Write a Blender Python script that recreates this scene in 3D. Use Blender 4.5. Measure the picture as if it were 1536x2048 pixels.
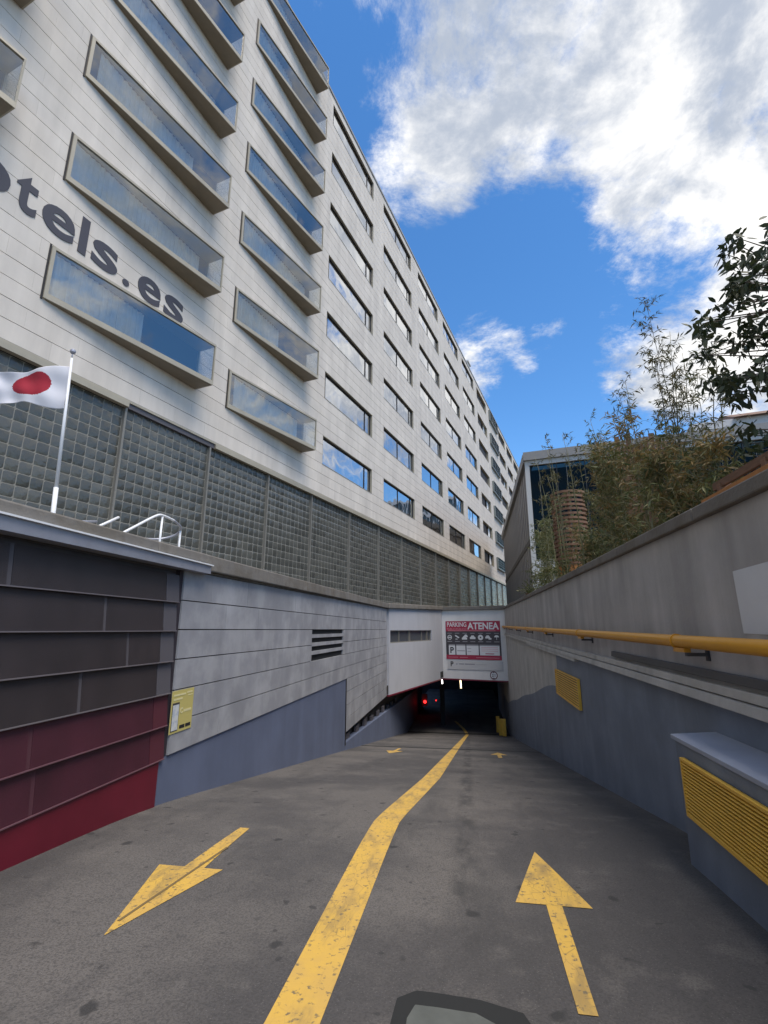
import bpy, bmesh, math, random
from mathutils import Vector, Matrix
R = math.radians
scene = bpy.context.scene
for o in list(bpy.data.objects):
    bpy.data.objects.remove(o)
COL = scene.collection

# ------------------------------------------------------------------ camera
cam_d = bpy.data.cameras.new('camera')
cam_d.sensor_fit = 'VERTICAL'
cam_d.sensor_height = 36.0
cam_d.lens = 36.0 * 968.0 / 2048.0
cam_d.clip_start = 0.05
cam_d.clip_end = 4000
cam = bpy.data.objects.new('camera', cam_d)
COL.objects.link(cam)
cam.location = (0, 0, 0)
cam.rotation_euler = (R(90 + 13.65), 0, 0)
scene.camera = cam

# ------------------------------------------------------------------ world
SUN_EL, SUN_AZ = 64.0, 143.0          # azimuth clockwise from +Y
world = bpy.data.worlds.new('World')
scene.world = world
world.use_nodes = True
nt = world.node_tree
nt.nodes.clear()
def N(tree, typ, **kw):
    n = tree.nodes.new(typ)
    for k, v in kw.items():
        setattr(n, k, v)
    return n
L = nt.links.new
wout = N(nt, 'ShaderNodeOutputWorld')
sky = N(nt, 'ShaderNodeTexSky', sky_type='NISHITA', sun_disc=False)
sky.sun_elevation = R(SUN_EL); sky.sun_rotation = R(SUN_AZ)
sky.air_density = 1.0; sky.dust_density = 0.2; sky.ozone_density = 4.0
bg = N(nt, 'ShaderNodeBackground'); bg.inputs['Strength'].default_value = 0.082
hsv = N(nt, 'ShaderNodeHueSaturation'); hsv.inputs['Saturation'].default_value = 1.22
L(sky.outputs[0], hsv.inputs['Color']); L(hsv.outputs[0], bg.inputs['Color'])
tc = N(nt, 'ShaderNodeTexCoord')
nrm = N(nt, 'ShaderNodeVectorMath', operation='NORMALIZE'); L(tc.outputs['Generated'], nrm.inputs[0])
sep = N(nt, 'ShaderNodeSeparateXYZ'); L(nrm.outputs[0], sep.inputs[0])
zc = N(nt, 'ShaderNodeMath', operation='MAXIMUM'); L(sep.outputs['Z'], zc.inputs[0]); zc.inputs[1].default_value = 0.0
za = N(nt, 'ShaderNodeMath', operation='ADD'); L(zc.outputs[0], za.inputs[0]); za.inputs[1].default_value = 0.32
dv = N(nt, 'ShaderNodeVectorMath', operation='DIVIDE')
cb = N(nt, 'ShaderNodeCombineXYZ')
for k in 'XYZ': L(za.outputs[0], cb.inputs[k])
L(nrm.outputs[0], dv.inputs[0]); L(cb.outputs[0], dv.inputs[1])
def wnoise(scale, detail, rough, off):
    m = N(nt, 'ShaderNodeVectorMath', operation='ADD'); L(dv.outputs[0], m.inputs[0]); m.inputs[1].default_value = off
    n = N(nt, 'ShaderNodeTexNoise'); n.inputs['Scale'].default_value = scale
    n.inputs['Detail'].default_value = detail; n.inputs['Roughness'].default_value = rough
    n.inputs['Distortion'].default_value = 0.25
    L(m.outputs[0], n.inputs['Vector'])
    return n.outputs['Fac']
def wmath(op, a, b=None, c=None):
    n = N(nt, 'ShaderNodeMath', operation=op)
    for i, v in enumerate((a, b, c)):
        if v is None: continue
        if isinstance(v, (int, float)): n.inputs[i].default_value = v
        else: L(v, n.inputs[i])
    return n.outputs[0]
field = wnoise(3.6, 14, 0.70, (3.1, 1.7, 0.4))
# where the clouds lie in the sky: (direction, angular half-width in degrees, weight)
BLOBS = [((0.36, 0.42, 0.83), 25, .26), ((0.10, 0.60, 0.80), 13, .36), ((0.062, 0.672, 0.738), 9, .42), ((0.30, 0.56, 0.77), 11, .16),
         ((0.46, 0.52, 0.72), 14, .30), ((0.404, 0.689, 0.602), 7, .42), ((0.56, 0.60, 0.57), 7, .12),
         ((0.445, 0.773, 0.451), 6, .55), ((0.571, 0.691, 0.443), 9, .55), ((0.195, 0.835, 0.514), 6.5, .66),
         ((0.296, 0.83, 0.474), 3.5, .36), ((0.306, 0.787, 0.536), 2.5, .34),
         ((0.70, 0.50, 0.52), 17, .26), ((0.74, 0.10, 0.62), 30, .18),
         ((0.20, 0.74, 0.64), 14, -.52), ((0.35, 0.71, 0.60), 10, -.34), ((0.47, 0.69, 0.55), 9, -.30), ((-0.1, 0.62, 0.78), 12, -.42), ((0.30, 0.90, 0.32), 15, -.50)]
acc = wmath('MULTIPLY_ADD', field, 2.5, -.70)
for d, w, a in BLOBS:
    dt = N(nt, 'ShaderNodeVectorMath', operation='DOT_PRODUCT')
    L(nrm.outputs[0], dt.inputs[0]); dt.inputs[1].default_value = Vector(d).normalized()
    mr = N(nt, 'ShaderNodeMapRange', interpolation_type='SMOOTHSTEP')
    L(dt.outputs['Value'], mr.inputs['Value'])
    mr.inputs['From Min'].default_value = math.cos(R(w)); mr.inputs['From Max'].default_value = 1.0
    mr.inputs['To Min'].default_value = 0; mr.inputs['To Max'].default_value = a
    acc = wmath('ADD', acc, mr.outputs[0])
mk = N(nt, 'ShaderNodeMapRange', interpolation_type='SMOOTHSTEP'); L(acc, mk.inputs['Value'])
mk.inputs['From Min'].default_value = 0.46; mk.inputs['From Max'].default_value = 1.0
shade = N(nt, 'ShaderNodeMapRange', interpolation_type='SMOOTHSTEP'); L(wnoise(4.6, 10, 0.62, (7.3, 2.2, 5.0)), shade.inputs['Value'])
shade.inputs['From Min'].default_value = 0.36; shade.inputs['From Max'].default_value = 0.62
cr = N(nt, 'ShaderNodeMix', data_type='RGBA'); L(shade.outputs[0], cr.inputs[0])
cr.inputs[6].default_value = (0.40, 0.45, 0.54, 1); cr.inputs[7].default_value = (1.0, 0.985, 0.96, 1)
bgc = N(nt, 'ShaderNodeBackground'); L(cr.outputs[2], bgc.inputs['Color']); bgc.inputs['Strength'].default_value = 0.44
mixw = N(nt, 'ShaderNodeMixShader'); L(mk.outputs[0], mixw.inputs[0]); L(bg.outputs[0], mixw.inputs[1]); L(bgc.outputs[0], mixw.inputs[2])
L(mixw.outputs[0], wout.inputs['Surface'])

sun_d = bpy.data.lights.new('sun', 'SUN'); sun_d.energy = 1.5; sun_d.angle = R(34); sun_d.color = (1, .90, .77)
sun = bpy.data.objects.new('sun', sun_d); COL.objects.link(sun)
sd = Vector((math.sin(R(SUN_AZ)) * math.cos(R(SUN_EL)), math.cos(R(SUN_AZ)) * math.cos(R(SUN_EL)), math.sin(R(SUN_EL))))
sun.rotation_euler = sd.to_track_quat('Z', 'Y').to_euler()
sun.location = sd * 80

vs = scene.view_settings
scene.display_settings.display_device = 'sRGB'
vs.view_transform = 'Standard'; vs.look = 'None'; vs.gamma = 1.0; vs.use_curve_mapping = False
vs.exposure = 1.5

# ------------------------------------------------------------------ helpers
def frame(yaw, lat):
    a = R(yaw); d = Vector((math.sin(a), math.cos(a), 0)); n = Vector((math.cos(a), -math.sin(a), 0))
    return d, n, lat
FD, FN, FL = frame(23.35, -9.566)
LD, LN, LL = frame(8.8, -3.6)
RD, RN, RL = frame(9.9, 2.12)
GD, GN, _ = frame(9.3, 0)
def F(u, o, z): return FD * u + FN * (FL + o) + Vector((0, 0, z))      # hotel facade: along, outwards, up
def LW(s, o, z): return LD * s + LN * (LL + o) + Vector((0, 0, z))     # left ramp wall
def RW(s, o, z): return RD * s + RN * (RL - o) + Vector((0, 0, z))     # right ramp wall
def zr(s):
    if s <= 4.5: return -1.55 - .073 * s
    if s < 6.5: return -1.55 - .073 * s - .087 * (s - 4.5) ** 2 / 4
    if s < 33: return -1.55 - .073 * 6.5 - .087 - .16 * (s - 6.5)
    return zr(32.9999) - .02 * (s - 33)
def G(s, l, dz=0.0): return GD * s + GN * l + Vector((0, 0, zr(s) + dz))
def tilt(z, s): return z + 0.0105 * (s - 4.0)

class MB:
    def __init__(self): self.v = []; self.f = []; self.m = []; self.mi = 0
    def quad(self, *p):
        i = len(self.v); self.v += [Vector(q) for q in p]; self.f.append(tuple(range(i, i + len(p)))); self.m.append(self.mi)
    def hexa(self, p):          # 8 corners: 4 bottom (ccw), 4 top
        i = len(self.v); self.v += [Vector(q) for q in p]
        for f in ((0, 3, 2, 1), (4, 5, 6, 7), (0, 1, 5, 4), (1, 2, 6, 5), (2, 3, 7, 6), (3, 0, 4, 7)):
            self.f.append(tuple(i + k for k in f)); self.m.append(self.mi)
    def box(self, fr, u0, u1, o0, o1, z0, z1):
        self.hexa([fr(u0, o0, z0), fr(u1, o0, z0), fr(u1, o1, z0), fr(u0, o1, z0),
                   fr(u0, o0, z1), fr(u1, o0, z1), fr(u1, o1, z1), fr(u0, o1, z1)])
    def tube(self, pts, rad, seg=8, cap=True):
        pts = [Vector(p) for p in pts]; n = len(pts); base = len(self.v)
        if not hasattr(rad, '__len__'): rad = [rad] * n
        ref = Vector((0.31, 0.2, 0.93))
        for i, p in enumerate(pts):
            t = (pts[min(i + 1, n - 1)] - pts[max(i - 1, 0)]).normalized()
            if abs(t.dot(ref)) > .97: ref = Vector((0.9, 0.3, 0.1))
            a = t.cross(ref).normalized(); b = t.cross(a)
            for k in range(seg):
                an = 2 * math.pi * k / seg
                self.v.append(p + (a * math.cos(an) + b * math.sin(an)) * rad[i])
        for i in range(n - 1):
            for k in range(seg):
                k2 = (k + 1) % seg
                self.f.append((base + i * seg + k, base + i * seg + k2, base + (i + 1) * seg + k2, base + (i + 1) * seg + k)); self.m.append(self.mi)
        if cap:
            self.f.append(tuple(base + k for k in range(seg))); self.m.append(self.mi)
            self.f.append(tuple(base + (n - 1) * seg + k for k in reversed(range(seg)))); self.m.append(self.mi)
    def mesh(self, name, mats, origin=(0, 0, 0), smooth=False, fix=True):
        me = bpy.data.meshes.new(name); o = Vector(origin)
        me.from_pydata([v - o for v in self.v], [], self.f)
        for m in (mats if isinstance(mats, (list, tuple)) else [mats]): me.materials.append(m)
        for p, i in zip(me.polygons, self.m): p.material_index = i; p.use_smooth = smooth
        me.update()
        if fix:
            bm = bmesh.new(); bm.from_mesh(me); bmesh.ops.recalc_face_normals(bm, faces=bm.faces); bm.to_mesh(me); bm.free()
        return me
def link(name, data, parent=None, mw=None, loc=None):
    o = bpy.data.objects.new(name, data); COL.objects.link(o)
    m = mw if mw is not None else Matrix.Translation(Vector(loc) if loc is not None else Vector((0, 0, 0)))
    if parent is not None:
        o.parent = parent
        o.matrix_local = WM[parent.name].inverted() @ m
    else:
        o.matrix_local = m
    WM[o.name] = m.copy()
    return o
WM = {}
def tag(o, label, cat, group=None, kind=None):
    if label: o['label'] = label
    if cat: o['category'] = cat
    if group: o['group'] = group
    if kind: o['kind'] = kind
    return o
def root(name, loc, label, cat, group=None):
    o = link(name, None, None, loc=loc); o.empty_display_size = 0.2
    return tag(o, label, cat, group)
def part(name, mb, mats, parent, smooth=False):      # mesh with its origin at its own centre
    c = sum(mb.v, Vector()) / len(mb.v)
    return link(name, mb.mesh(name, mats, c, smooth), parent, loc=c)
def struct(name, mb, mats, smooth=False):
    o = link(name, mb.mesh(name, mats, (0, 0, 0), smooth)); o['kind'] = 'structure'; return o
def bevel(o, w=.006, seg=2):
    m = o.modifiers.new('bevel', 'BEVEL'); m.width = w; m.segments = seg; m.limit_method = 'ANGLE'; return o

# ------------------------------------------------------------------ materials
MATS = {}
def mat(name, col, rough=.7, var=.0, scale=3.0, bump=0.0, bscale=40, metal=0.0, spec=.5, col2=None, streak=0.0, rnd=0.0, island=False, stretch=None):
    m = bpy.data.materials.new(name); m.use_nodes = True; t = m.node_tree; b = t.nodes['Principled BSDF']; l = t.links.new
    b.inputs['Roughness'].default_value = rough; b.inputs['Metallic'].default_value = metal
    b.inputs['Specular IOR Level'].default_value = spec
    base = N(t, 'ShaderNodeRGB'); base.outputs[0].default_value = (*col, 1); cur = base.outputs[0]
    geo = N(t, 'ShaderNodeNewGeometry'); vec = geo.outputs['Position']
    def noise(sc, det, st=None, ro=.6):
        n = N(t, 'ShaderNodeTexNoise'); n.inputs['Scale'].default_value = sc; n.inputs['Detail'].default_value = det; n.inputs['Roughness'].default_value = ro
        if st:
            mp = N(t, 'ShaderNodeMapping'); mp.inputs['Scale'].default_value = st; l(vec, mp.inputs['Vector']); l(mp.outputs[0], n.inputs['Vector'])
        else: l(vec, n.inputs['Vector'])
        return n.outputs['Fac']
    def scalecol(c, fac, lo, hi):
        mr = N(t, 'ShaderNodeMapRange'); l(fac, mr.inputs['Value']); mr.inputs['From Min'].default_value = .3; mr.inputs['From Max'].default_value = .7
        mr.inputs['To Min'].default_value = lo; mr.inputs['To Max'].default_value = hi
        mx = N(t, 'ShaderNodeVectorMath', operation='SCALE'); l(c, mx.inputs[0]); l(mr.outputs[0], mx.inputs['Scale']); return mx.outputs[0]
    if col2:
        mr = N(t, 'ShaderNodeMapRange', interpolation_type='SMOOTHSTEP'); l(noise(scale, 8, stretch), mr.inputs['Value']); mr.inputs['From Min'].default_value = .42; mr.inputs['From Max'].default_value = .62
        mx = N(t, 'ShaderNodeMix', data_type='RGBA'); l(mr.outputs[0], mx.inputs[0]); l(cur, mx.inputs[6]); mx.inputs[7].default_value = (*col2, 1); cur = mx.outputs[2]
    if var: cur = scalecol(cur, noise(scale, 7, stretch), 1 - var, 1 + var)
    if streak: cur = scalecol(cur, noise(2.2, 5, (1, 1, .12)), 1 - streak, 1 + streak * .6)
    if rnd:
        src = geo.outputs['Random Per Island'] if island else N(t, 'ShaderNodeObjectInfo').outputs['Random']
        mr = N(t, 'ShaderNodeMapRange'); l(src, mr.inputs['Value']); mr.inputs['To Min'].default_value = 1 - rnd; mr.inputs['To Max'].default_value = 1 + rnd
        mx = N(t, 'ShaderNodeVectorMath', operation='SCALE'); l(cur, mx.inputs[0]); l(mr.outputs[0], mx.inputs['Scale']); cur = mx.outputs[0]
    l(cur, b.inputs['Base Color'])
    if bump:
        bp = N(t, 'ShaderNodeBump'); bp.inputs['Strength'].default_value = bump; bp.inputs['Distance'].default_value = .01
        l(noise(bscale, 6), bp.inputs['Height']); l(bp.outputs[0], b.inputs['Normal'])
    MATS[name] = m
    return m
slabm = mat('stone_slab', (.605, .555, .490), .75, var=.05, scale=1.4, streak=.12, rnd=.04, bump=.15, bscale=60)
slabj = mat('stone_slab_joined', (.605, .555, .490), .75, var=.05, scale=1.4, streak=.12, rnd=.04, island=True, bump=.15, bscale=60)
backm = mat('cladding_joint', (.10, .095, .09), .9)
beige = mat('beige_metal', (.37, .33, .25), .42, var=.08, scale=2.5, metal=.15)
soffit = mat('shaded_bay_soffit', (.21, .175, .125), .6, var=.1, scale=3)
darkfr = mat('dark_frame', (.018, .016, .015), .5)
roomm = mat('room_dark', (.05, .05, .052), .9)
curt = mat('curtain_cloth', (.78, .78, .76), .9, var=.08, scale=6)
brownm = mat('brown_shutter', (.045, .032, .026), .6, var=.15, scale=5)
letm = mat('dark_lettering', (.045, .043, .055), .5)
conc = mat('weathered_concrete', (.20, .185, .165), .9, var=.25, scale=2.0, streak=.15, bump=.5, bscale=25, col2=(.13, .115, .095))
concg = mat('grey_plaster', (.40, .385, .375), .85, var=.14, scale=1.1, streak=.22, bump=.25, bscale=30)
concp = mat('pale_rough_concrete', (.45, .445, .43), .9, var=.14, scale=1.5, streak=.2, bump=.4, bscale=30)
bluem = mat('blue_wall_paint', (.150, .182, .240), .6, var=.09, scale=1.3, streak=.14, bump=.2, bscale=35, col2=(.165, .20, .262))
bluel = mat('blue_wall_paint_left', (.118, .143, .215), .6, var=.09, scale=1.3, streak=.10, bump=.12, bscale=50)
whitew = mat('white_render', (.43, .44, .47), .8, var=.04, scale=.9, streak=.05, bump=.1, bscale=60)
whitep = mat('white_paint_patch', (.62, .63, .65), .8, var=.05, scale=2)
lstone = mat('grey_stone_panel', (.300, .305, .325), .55, var=.10, scale=1.6, streak=.10, rnd=.05, bump=.2, bscale=40, col2=(.355, .36, .375))
meshd = mat('dark_mesh_panel', (.034, .026, .027), .45, var=.15, scale=2, rnd=.10, streak=.2, bump=.5, bscale=220)
meshr = mat('wine_mesh_panel', (.066, .014, .025), .45, var=.15, scale=2, rnd=.10, streak=.2, bump=.5, bscale=220)
crim = mat('crimson_panel', (.125, .008, .020), .45, var=.15, scale=2)
edgem = mat('lit_panel_edge', (.20, .18, .19), .45, metal=.3)
postm = mat('grey_post', (.085, .08, .09), .6)
silver = mat('silver_flashing', (.36, .37, .42), .4, metal=.4, var=.1, scale=4)
whitepnt = mat('white_gloss_paint', (.72, .73, .74), .35)
yellowp = mat('yellow_pipe_paint', (.62, .29, .02), .38, var=.06, scale=3, spec=.4)
yellowv = mat('yellow_grille_paint', (.74, .43, .055), .45, var=.10, scale=5)
darkb = mat('dark_bracket', (.05, .045, .045), .6)
redt = mat('red_trim', (.16, .012, .03), .5)
signred = mat('sign_red', (.36, .025, .06), .45)
signdk = mat('sign_charcoal', (.055, .05, .055), .45)
signwh = mat('sign_white', (.70, .70, .69), .5)
signgy = mat('sign_grey_print', (.30, .29, .30), .5)
blackp = mat('black_print', (.02, .02, .022), .5)
posty = mat('poster_yellow', (.52, .45, .15), .5)
postl = mat('poster_pale', (.68, .62, .33), .5)
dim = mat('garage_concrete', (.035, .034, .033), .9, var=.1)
asph_dark = mat('dark_joint', (.014, .015, .015), .9)
woodm = mat('weathered_wood', (.17, .09, .05), .7, var=.25, scale=9, stretch=(1, 1, 6), rnd=.15)
woodo = mat('orange_wood', (.36, .15, .04), .65, var=.2, scale=7, rnd=.15)
metalc = mat('taupe_metal_cladding', (.27, .245, .22), .5, var=.08, scale=1.0, metal=.2, streak=.08)
fasc = mat('grey_fascia', (.24, .23, .215), .5, metal=.2, var=.05)
trimw = mat('white_trim', (.46, .46, .44), .5)
soilm = mat('garden_soil', (.07, .055, .04), .95, var=.3, scale=4)
paving = mat('terrace_paving', (.22, .21, .20), .9, var=.1)
mottle = mat('mottled_white_wall', (.50, .51, .52), .85, col2=(.14, .15, .14), scale=3.5)
culmg = mat('bamboo_culm', (.13, .12, .05), .5, rnd=.2)
culmd = mat('dark_culm', (.035, .035, .025), .6)
barkm = mat('bark', (.09, .07, .05), .9, var=.2, scale=8)
tilem = mat('roof_tile_brown', (.20, .12, .08), .8, var=.2, scale=6)
sunwhite = mat('white_render_far', (.55, .54, .52), .8)

def leafmat(name, c1, c2, c3=None, trans=.35):
    m = bpy.data.materials.new(name); m.use_nodes = True; t = m.node_tree; b = t.nodes['Principled BSDF']; l = t.links.new
    geo = N(t, 'ShaderNodeNewGeometry'); rp = N(t, 'ShaderNodeValToRGB'); l(geo.outputs['Random Per Island'], rp.inputs[0])
    rp.color_ramp.elements[0].color = (*c1, 1); rp.color_ramp.elements[1].color = (*c2, 1)
    if c3: e = rp.color_ramp.elements.new(.82); e.color = (*c3, 1)
    l(rp.outputs[0], b.inputs['Base Color']); b.inputs['Roughness'].default_value = .55
    tr = N(t, 'ShaderNodeBsdfTranslucent'); l(rp.outputs[0], tr.inputs['Color'])
    mx = N(t, 'ShaderNodeMixShader'); mx.inputs[0].default_value = trans
    l(b.outputs[0], mx.inputs[1]); l(tr.outputs[0], mx.inputs[2]); l(mx.outputs[0], t.nodes['Material Output'].inputs['Surface'])
    return m
leaf_bam = leafmat('bamboo_leaf', (.035, .05, .016), (.085, .09, .028), (.14, .11, .04))  # leaf colour darkened to give the silhouette against the sky
leaf_dry = leafmat('dry_bamboo_leaf', (.13, .13, .04), (.23, .19, .075), (.26, .16, .06))
leaf_dk = leafmat('dark_leaf', (.018, .035, .014), (.04, .065, .022), (.06, .07, .03), .25)
leaf_gr = leafmat('fresh_leaf', (.055, .085, .026), (.13, .15, .05), (.17, .16, .06))

def glassmat(name, tint=(.55, .62, .66), refl=(.92, .96, 1.0), base=.30, ior=1.6, wave=.02, rough=.0):
    m = bpy.data.materials.new(name); m.use_nodes = True; t = m.node_tree; t.nodes.clear(); l = t.links.new
    out = N(t, 'ShaderNodeOutputMaterial'); tr = N(t, 'ShaderNodeBsdfTransparent'); tr.inputs['Color'].default_value = (*tint, 1)
    gl = N(t, 'ShaderNodeBsdfGlossy'); gl.inputs['Roughness'].default_value = rough; gl.inputs['Color'].default_value = (*refl, 1)
    fr = N(t, 'ShaderNodeFresnel'); fr.inputs['IOR'].default_value = ior
    ad = N(t, 'ShaderNodeMath', operation='MULTIPLY_ADD', use_clamp=True); l(fr.outputs[0], ad.inputs[0]); ad.inputs[1].default_value = 1 - base; ad.inputs[2].default_value = base
    geo = N(t, 'ShaderNodeNewGeometry'); ns = N(t, 'ShaderNodeTexNoise'); ns.inputs['Scale'].default_value = .9; ns.inputs['Detail'].default_value = 1
    l(geo.outputs['Position'], ns.inputs['Vector'])
    bp = N(t, 'ShaderNodeBump'); bp.inputs['Strength'].default_value = wave; bp.inputs['Distance'].default_value = .3
    l(ns.outputs['Fac'], bp.inputs['Height']); l(bp.outputs[0], gl.inputs['Normal'])
    mx = N(t, 'ShaderNodeMixShader'); l(ad.outputs[0], mx.inputs[0]); l(tr.outputs[0], mx.inputs[1]); l(gl.outputs[0], mx.inputs[2])
    l(mx.outputs[0], out.inputs['Surface']); return m
glass_bay = glassmat('bay_glass', (.88, .90, .89), (.76, .74, .70), .27, 1.40, .02)
glass_win = glassmat('window_glass', (.5, .55, .58), (.95, .97, 1.0), .55, 1.5, .06)
glass_dark = glassmat('dark_glass', (.24, .29, .29), (.13, .15, .145), .05, 1.4, .03)

def blockmat():
    m = bpy.data.materials.new('glass_block_glass'); m.use_nodes = True; t = m.node_tree; b = t.nodes['Principled BSDF']; l = t.links.new
    geo = N(t, 'ShaderNodeNewGeometry'); oi = N(t, 'ShaderNodeObjectInfo')
    ad = N(t, 'ShaderNodeMath', operation='ADD'); l(geo.outputs['Random Per Island'], ad.inputs[0]); l(oi.outputs['Random'], ad.inputs[1])
    fr = N(t, 'ShaderNodeMath', operation='FRACT'); l(ad.outputs[0], fr.inputs[0])
    rp = N(t, 'ShaderNodeValToRGB'); l(fr.outputs[0], rp.inputs[0])
    rp.color_ramp.elements[0].color = (.058, .060, .054, 1); rp.color_ramp.elements[1].color = (.100, .101, .090, 1)
    l(rp.outputs[0], b.inputs['Base Color']); b.inputs['Roughness'].default_value = .16; b.inputs['IOR'].default_value = 1.6
    b.inputs['Specular IOR Level'].default_value = .45; b.inputs['Specular Tint'].default_value = (.9, .91, .86, 1)
    ns = N(t, 'ShaderNodeTexNoise'); ns.inputs['Scale'].default_value = 9; ns.inputs['Detail'].default_value = 2; l(geo.outputs['Position'], ns.inputs['Vector'])
    bp = N(t, 'ShaderNodeBump'); bp.inputs['Strength'].default_value = .35; bp.inputs['Distance'].default_value = .03
    l(ns.outputs['Fac'], bp.inputs['Height']); l(bp.outputs[0], b.inputs['Normal'])
    return m
blockm = blockmat()
jointm = mat('glass_block_joint', (.20, .195, .17), .7)
mullm = mat('glass_wall_mullion', (.21, .20, .175), .5, metal=.2)

def asphalt():
    m = bpy.data.materials.new('ramp_asphalt'); m.use_nodes = True; t = m.node_tree; b = t.nodes['Principled BSDF']; l = t.links.new
    geo = N(t, 'ShaderNodeNewGeometry'); mp = N(t, 'ShaderNodeMapping', vector_type='POINT'); mp.inputs['Rotation'].default_value = (0, 0, R(9.3))
    l(geo.outputs['Position'], mp.inputs['Vector']); vec = mp.outputs[0]      # x = across the ramp, y = down the ramp
    def noise(sc, det, st=None, ro=.6):
        n = N(t, 'ShaderNodeTexNoise'); n.inputs['Scale'].default_value = sc; n.inputs['Detail'].default_value = det; n.inputs['Roughness'].default_value = ro
        if st:
            q = N(t, 'ShaderNodeMapping'); q.inputs['Scale'].default_value = st; l(vec, q.inputs['Vector']); l(q.outputs[0], n.inputs['Vector'])
        else: l(vec, n.inputs['Vector'])
        return n.outputs['Fac']
    def mr(v, a, c, lo=0, hi=1):
        n = N(t, 'ShaderNodeMapRange', interpolation_type='SMOOTHSTEP'); l(v, n.inputs['Value'])
        n.inputs['From Min'].default_value = a; n.inputs['From Max'].default_value = c; n.inputs['To Min'].default_value = lo; n.inputs['To Max'].default_value = hi; return n.outputs[0]
    def mix(f, a, c, mode='MIX'):
        n = N(t, 'ShaderNodeMix', data_type='RGBA', blend_type=mode); l(f, n.inputs[0])
        if isinstance(a, tuple): n.inputs[6].default_value = (*a, 1)
        else: l(a, n.inputs[6])
        if isinstance(c, tuple): n.inputs[7].default_value = (*c, 1)
        else: l(c, n.inputs[7])
        return n.outputs[2]
    cur = mix(mr(noise(.5, 6), .38, .62), (.072, .068, .067), (.130, .120, .111))
    cur = mix(mr(noise(1.3, 7, (1.6, .3, 1)), .50, .70, 0, .6), cur, (.055, .053, .053))
    cur = mix(mr(noise(3.5, 8), .54, .72, 0, .6), cur, (.140, .130, .120))
    cur = mix(mr(noise(14, 5), .55, .70, 0, .5), cur, (.055, .054, .053))
    # aggregate
    vo = N(t, 'ShaderNodeTexVoronoi'); vo.inputs['Scale'].default_value = 62; l(vec, vo.inputs['Vector'])
    cur = mix(mr(vo.outputs['Distance'], .0, .26, .6, 0), cur, (.22, .21, .195))
    cur = mix(mr(noise(75, 4), .46, .60, 0, .5), cur, (.040, .039, .038))
    # oil drips and gum spots
    for sc, th, st in ((2.3, .14, 1.0), (5.0, .13, .8)):
        v2 = N(t, 'ShaderNodeTexVoronoi'); v2.inputs['Scale'].default_value = sc; v2.inputs['Randomness'].default_value = 1
        ws = N(t, 'ShaderNodeVectorMath', operation='ADD'); l(vec, ws.inputs[0])
        nz = N(t, 'ShaderNodeTexNoise'); nz.inputs['Scale'].default_value = 9; nz.inputs['Detail'].default_value = 3; l(vec, nz.inputs['Vector'])
        sc2 = N(t, 'ShaderNodeVectorMath', operation='SCALE'); l(nz.outputs['Color'], sc2.inputs[0]); sc2.inputs['Scale'].default_value = .12
        l(sc2.outputs[0], ws.inputs[1]); l(ws.outputs[0], v2.inputs['Vector'])
        sel = mr(v2.outputs['Color'], .34, .38)
        spot = mr(v2.outputs['Distance'], th * .55, th, .8 * st, 0)
        mu = N(t, 'ShaderNodeMath', operation='MULTIPLY'); l(spot, mu.inputs[0]); l(sel, mu.inputs[1])
        cur = mix(mu.outputs[0], cur, (.03, .03, .03))
    # long drip line of the incoming lane
    sx = N(t, 'ShaderNodeSeparateXYZ'); l(vec, sx.inputs[0])
    ln = N(t, 'ShaderNodeMath', operation='ABSOLUTE'); sb = N(t, 'ShaderNodeMath', operation='SUBTRACT'); l(sx.outputs['X'], sb.inputs[0]); sb.inputs[1].default_value = -.08; l(sb.outputs[0], ln.inputs[0])
    band = mr(ln.outputs[0], .03, .15, 1, 0); mu = N(t, 'ShaderNodeMath', operation='MULTIPLY'); l(band, mu.inputs[0]); l(mr(noise(2.2, 6, (2, .8, 1)), .40, .60, 0, .65), mu.inputs[1])
    cur = mix(mu.outputs[0], cur, (.034, .034, .034))
    l(cur, b.inputs['Base Color']); b.inputs['Roughness'].default_value = .82; b.inputs['Specular IOR Level'].default_value = .35
    bp = N(t, 'ShaderNodeBump'); bp.inputs['Strength'].default_value = .9; bp.inputs['Distance'].default_value = .006; l(noise(110, 5), bp.inputs['Height']); l(bp.outputs[0], b.inputs['Normal'])
    return m
asph = asphalt()
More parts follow.
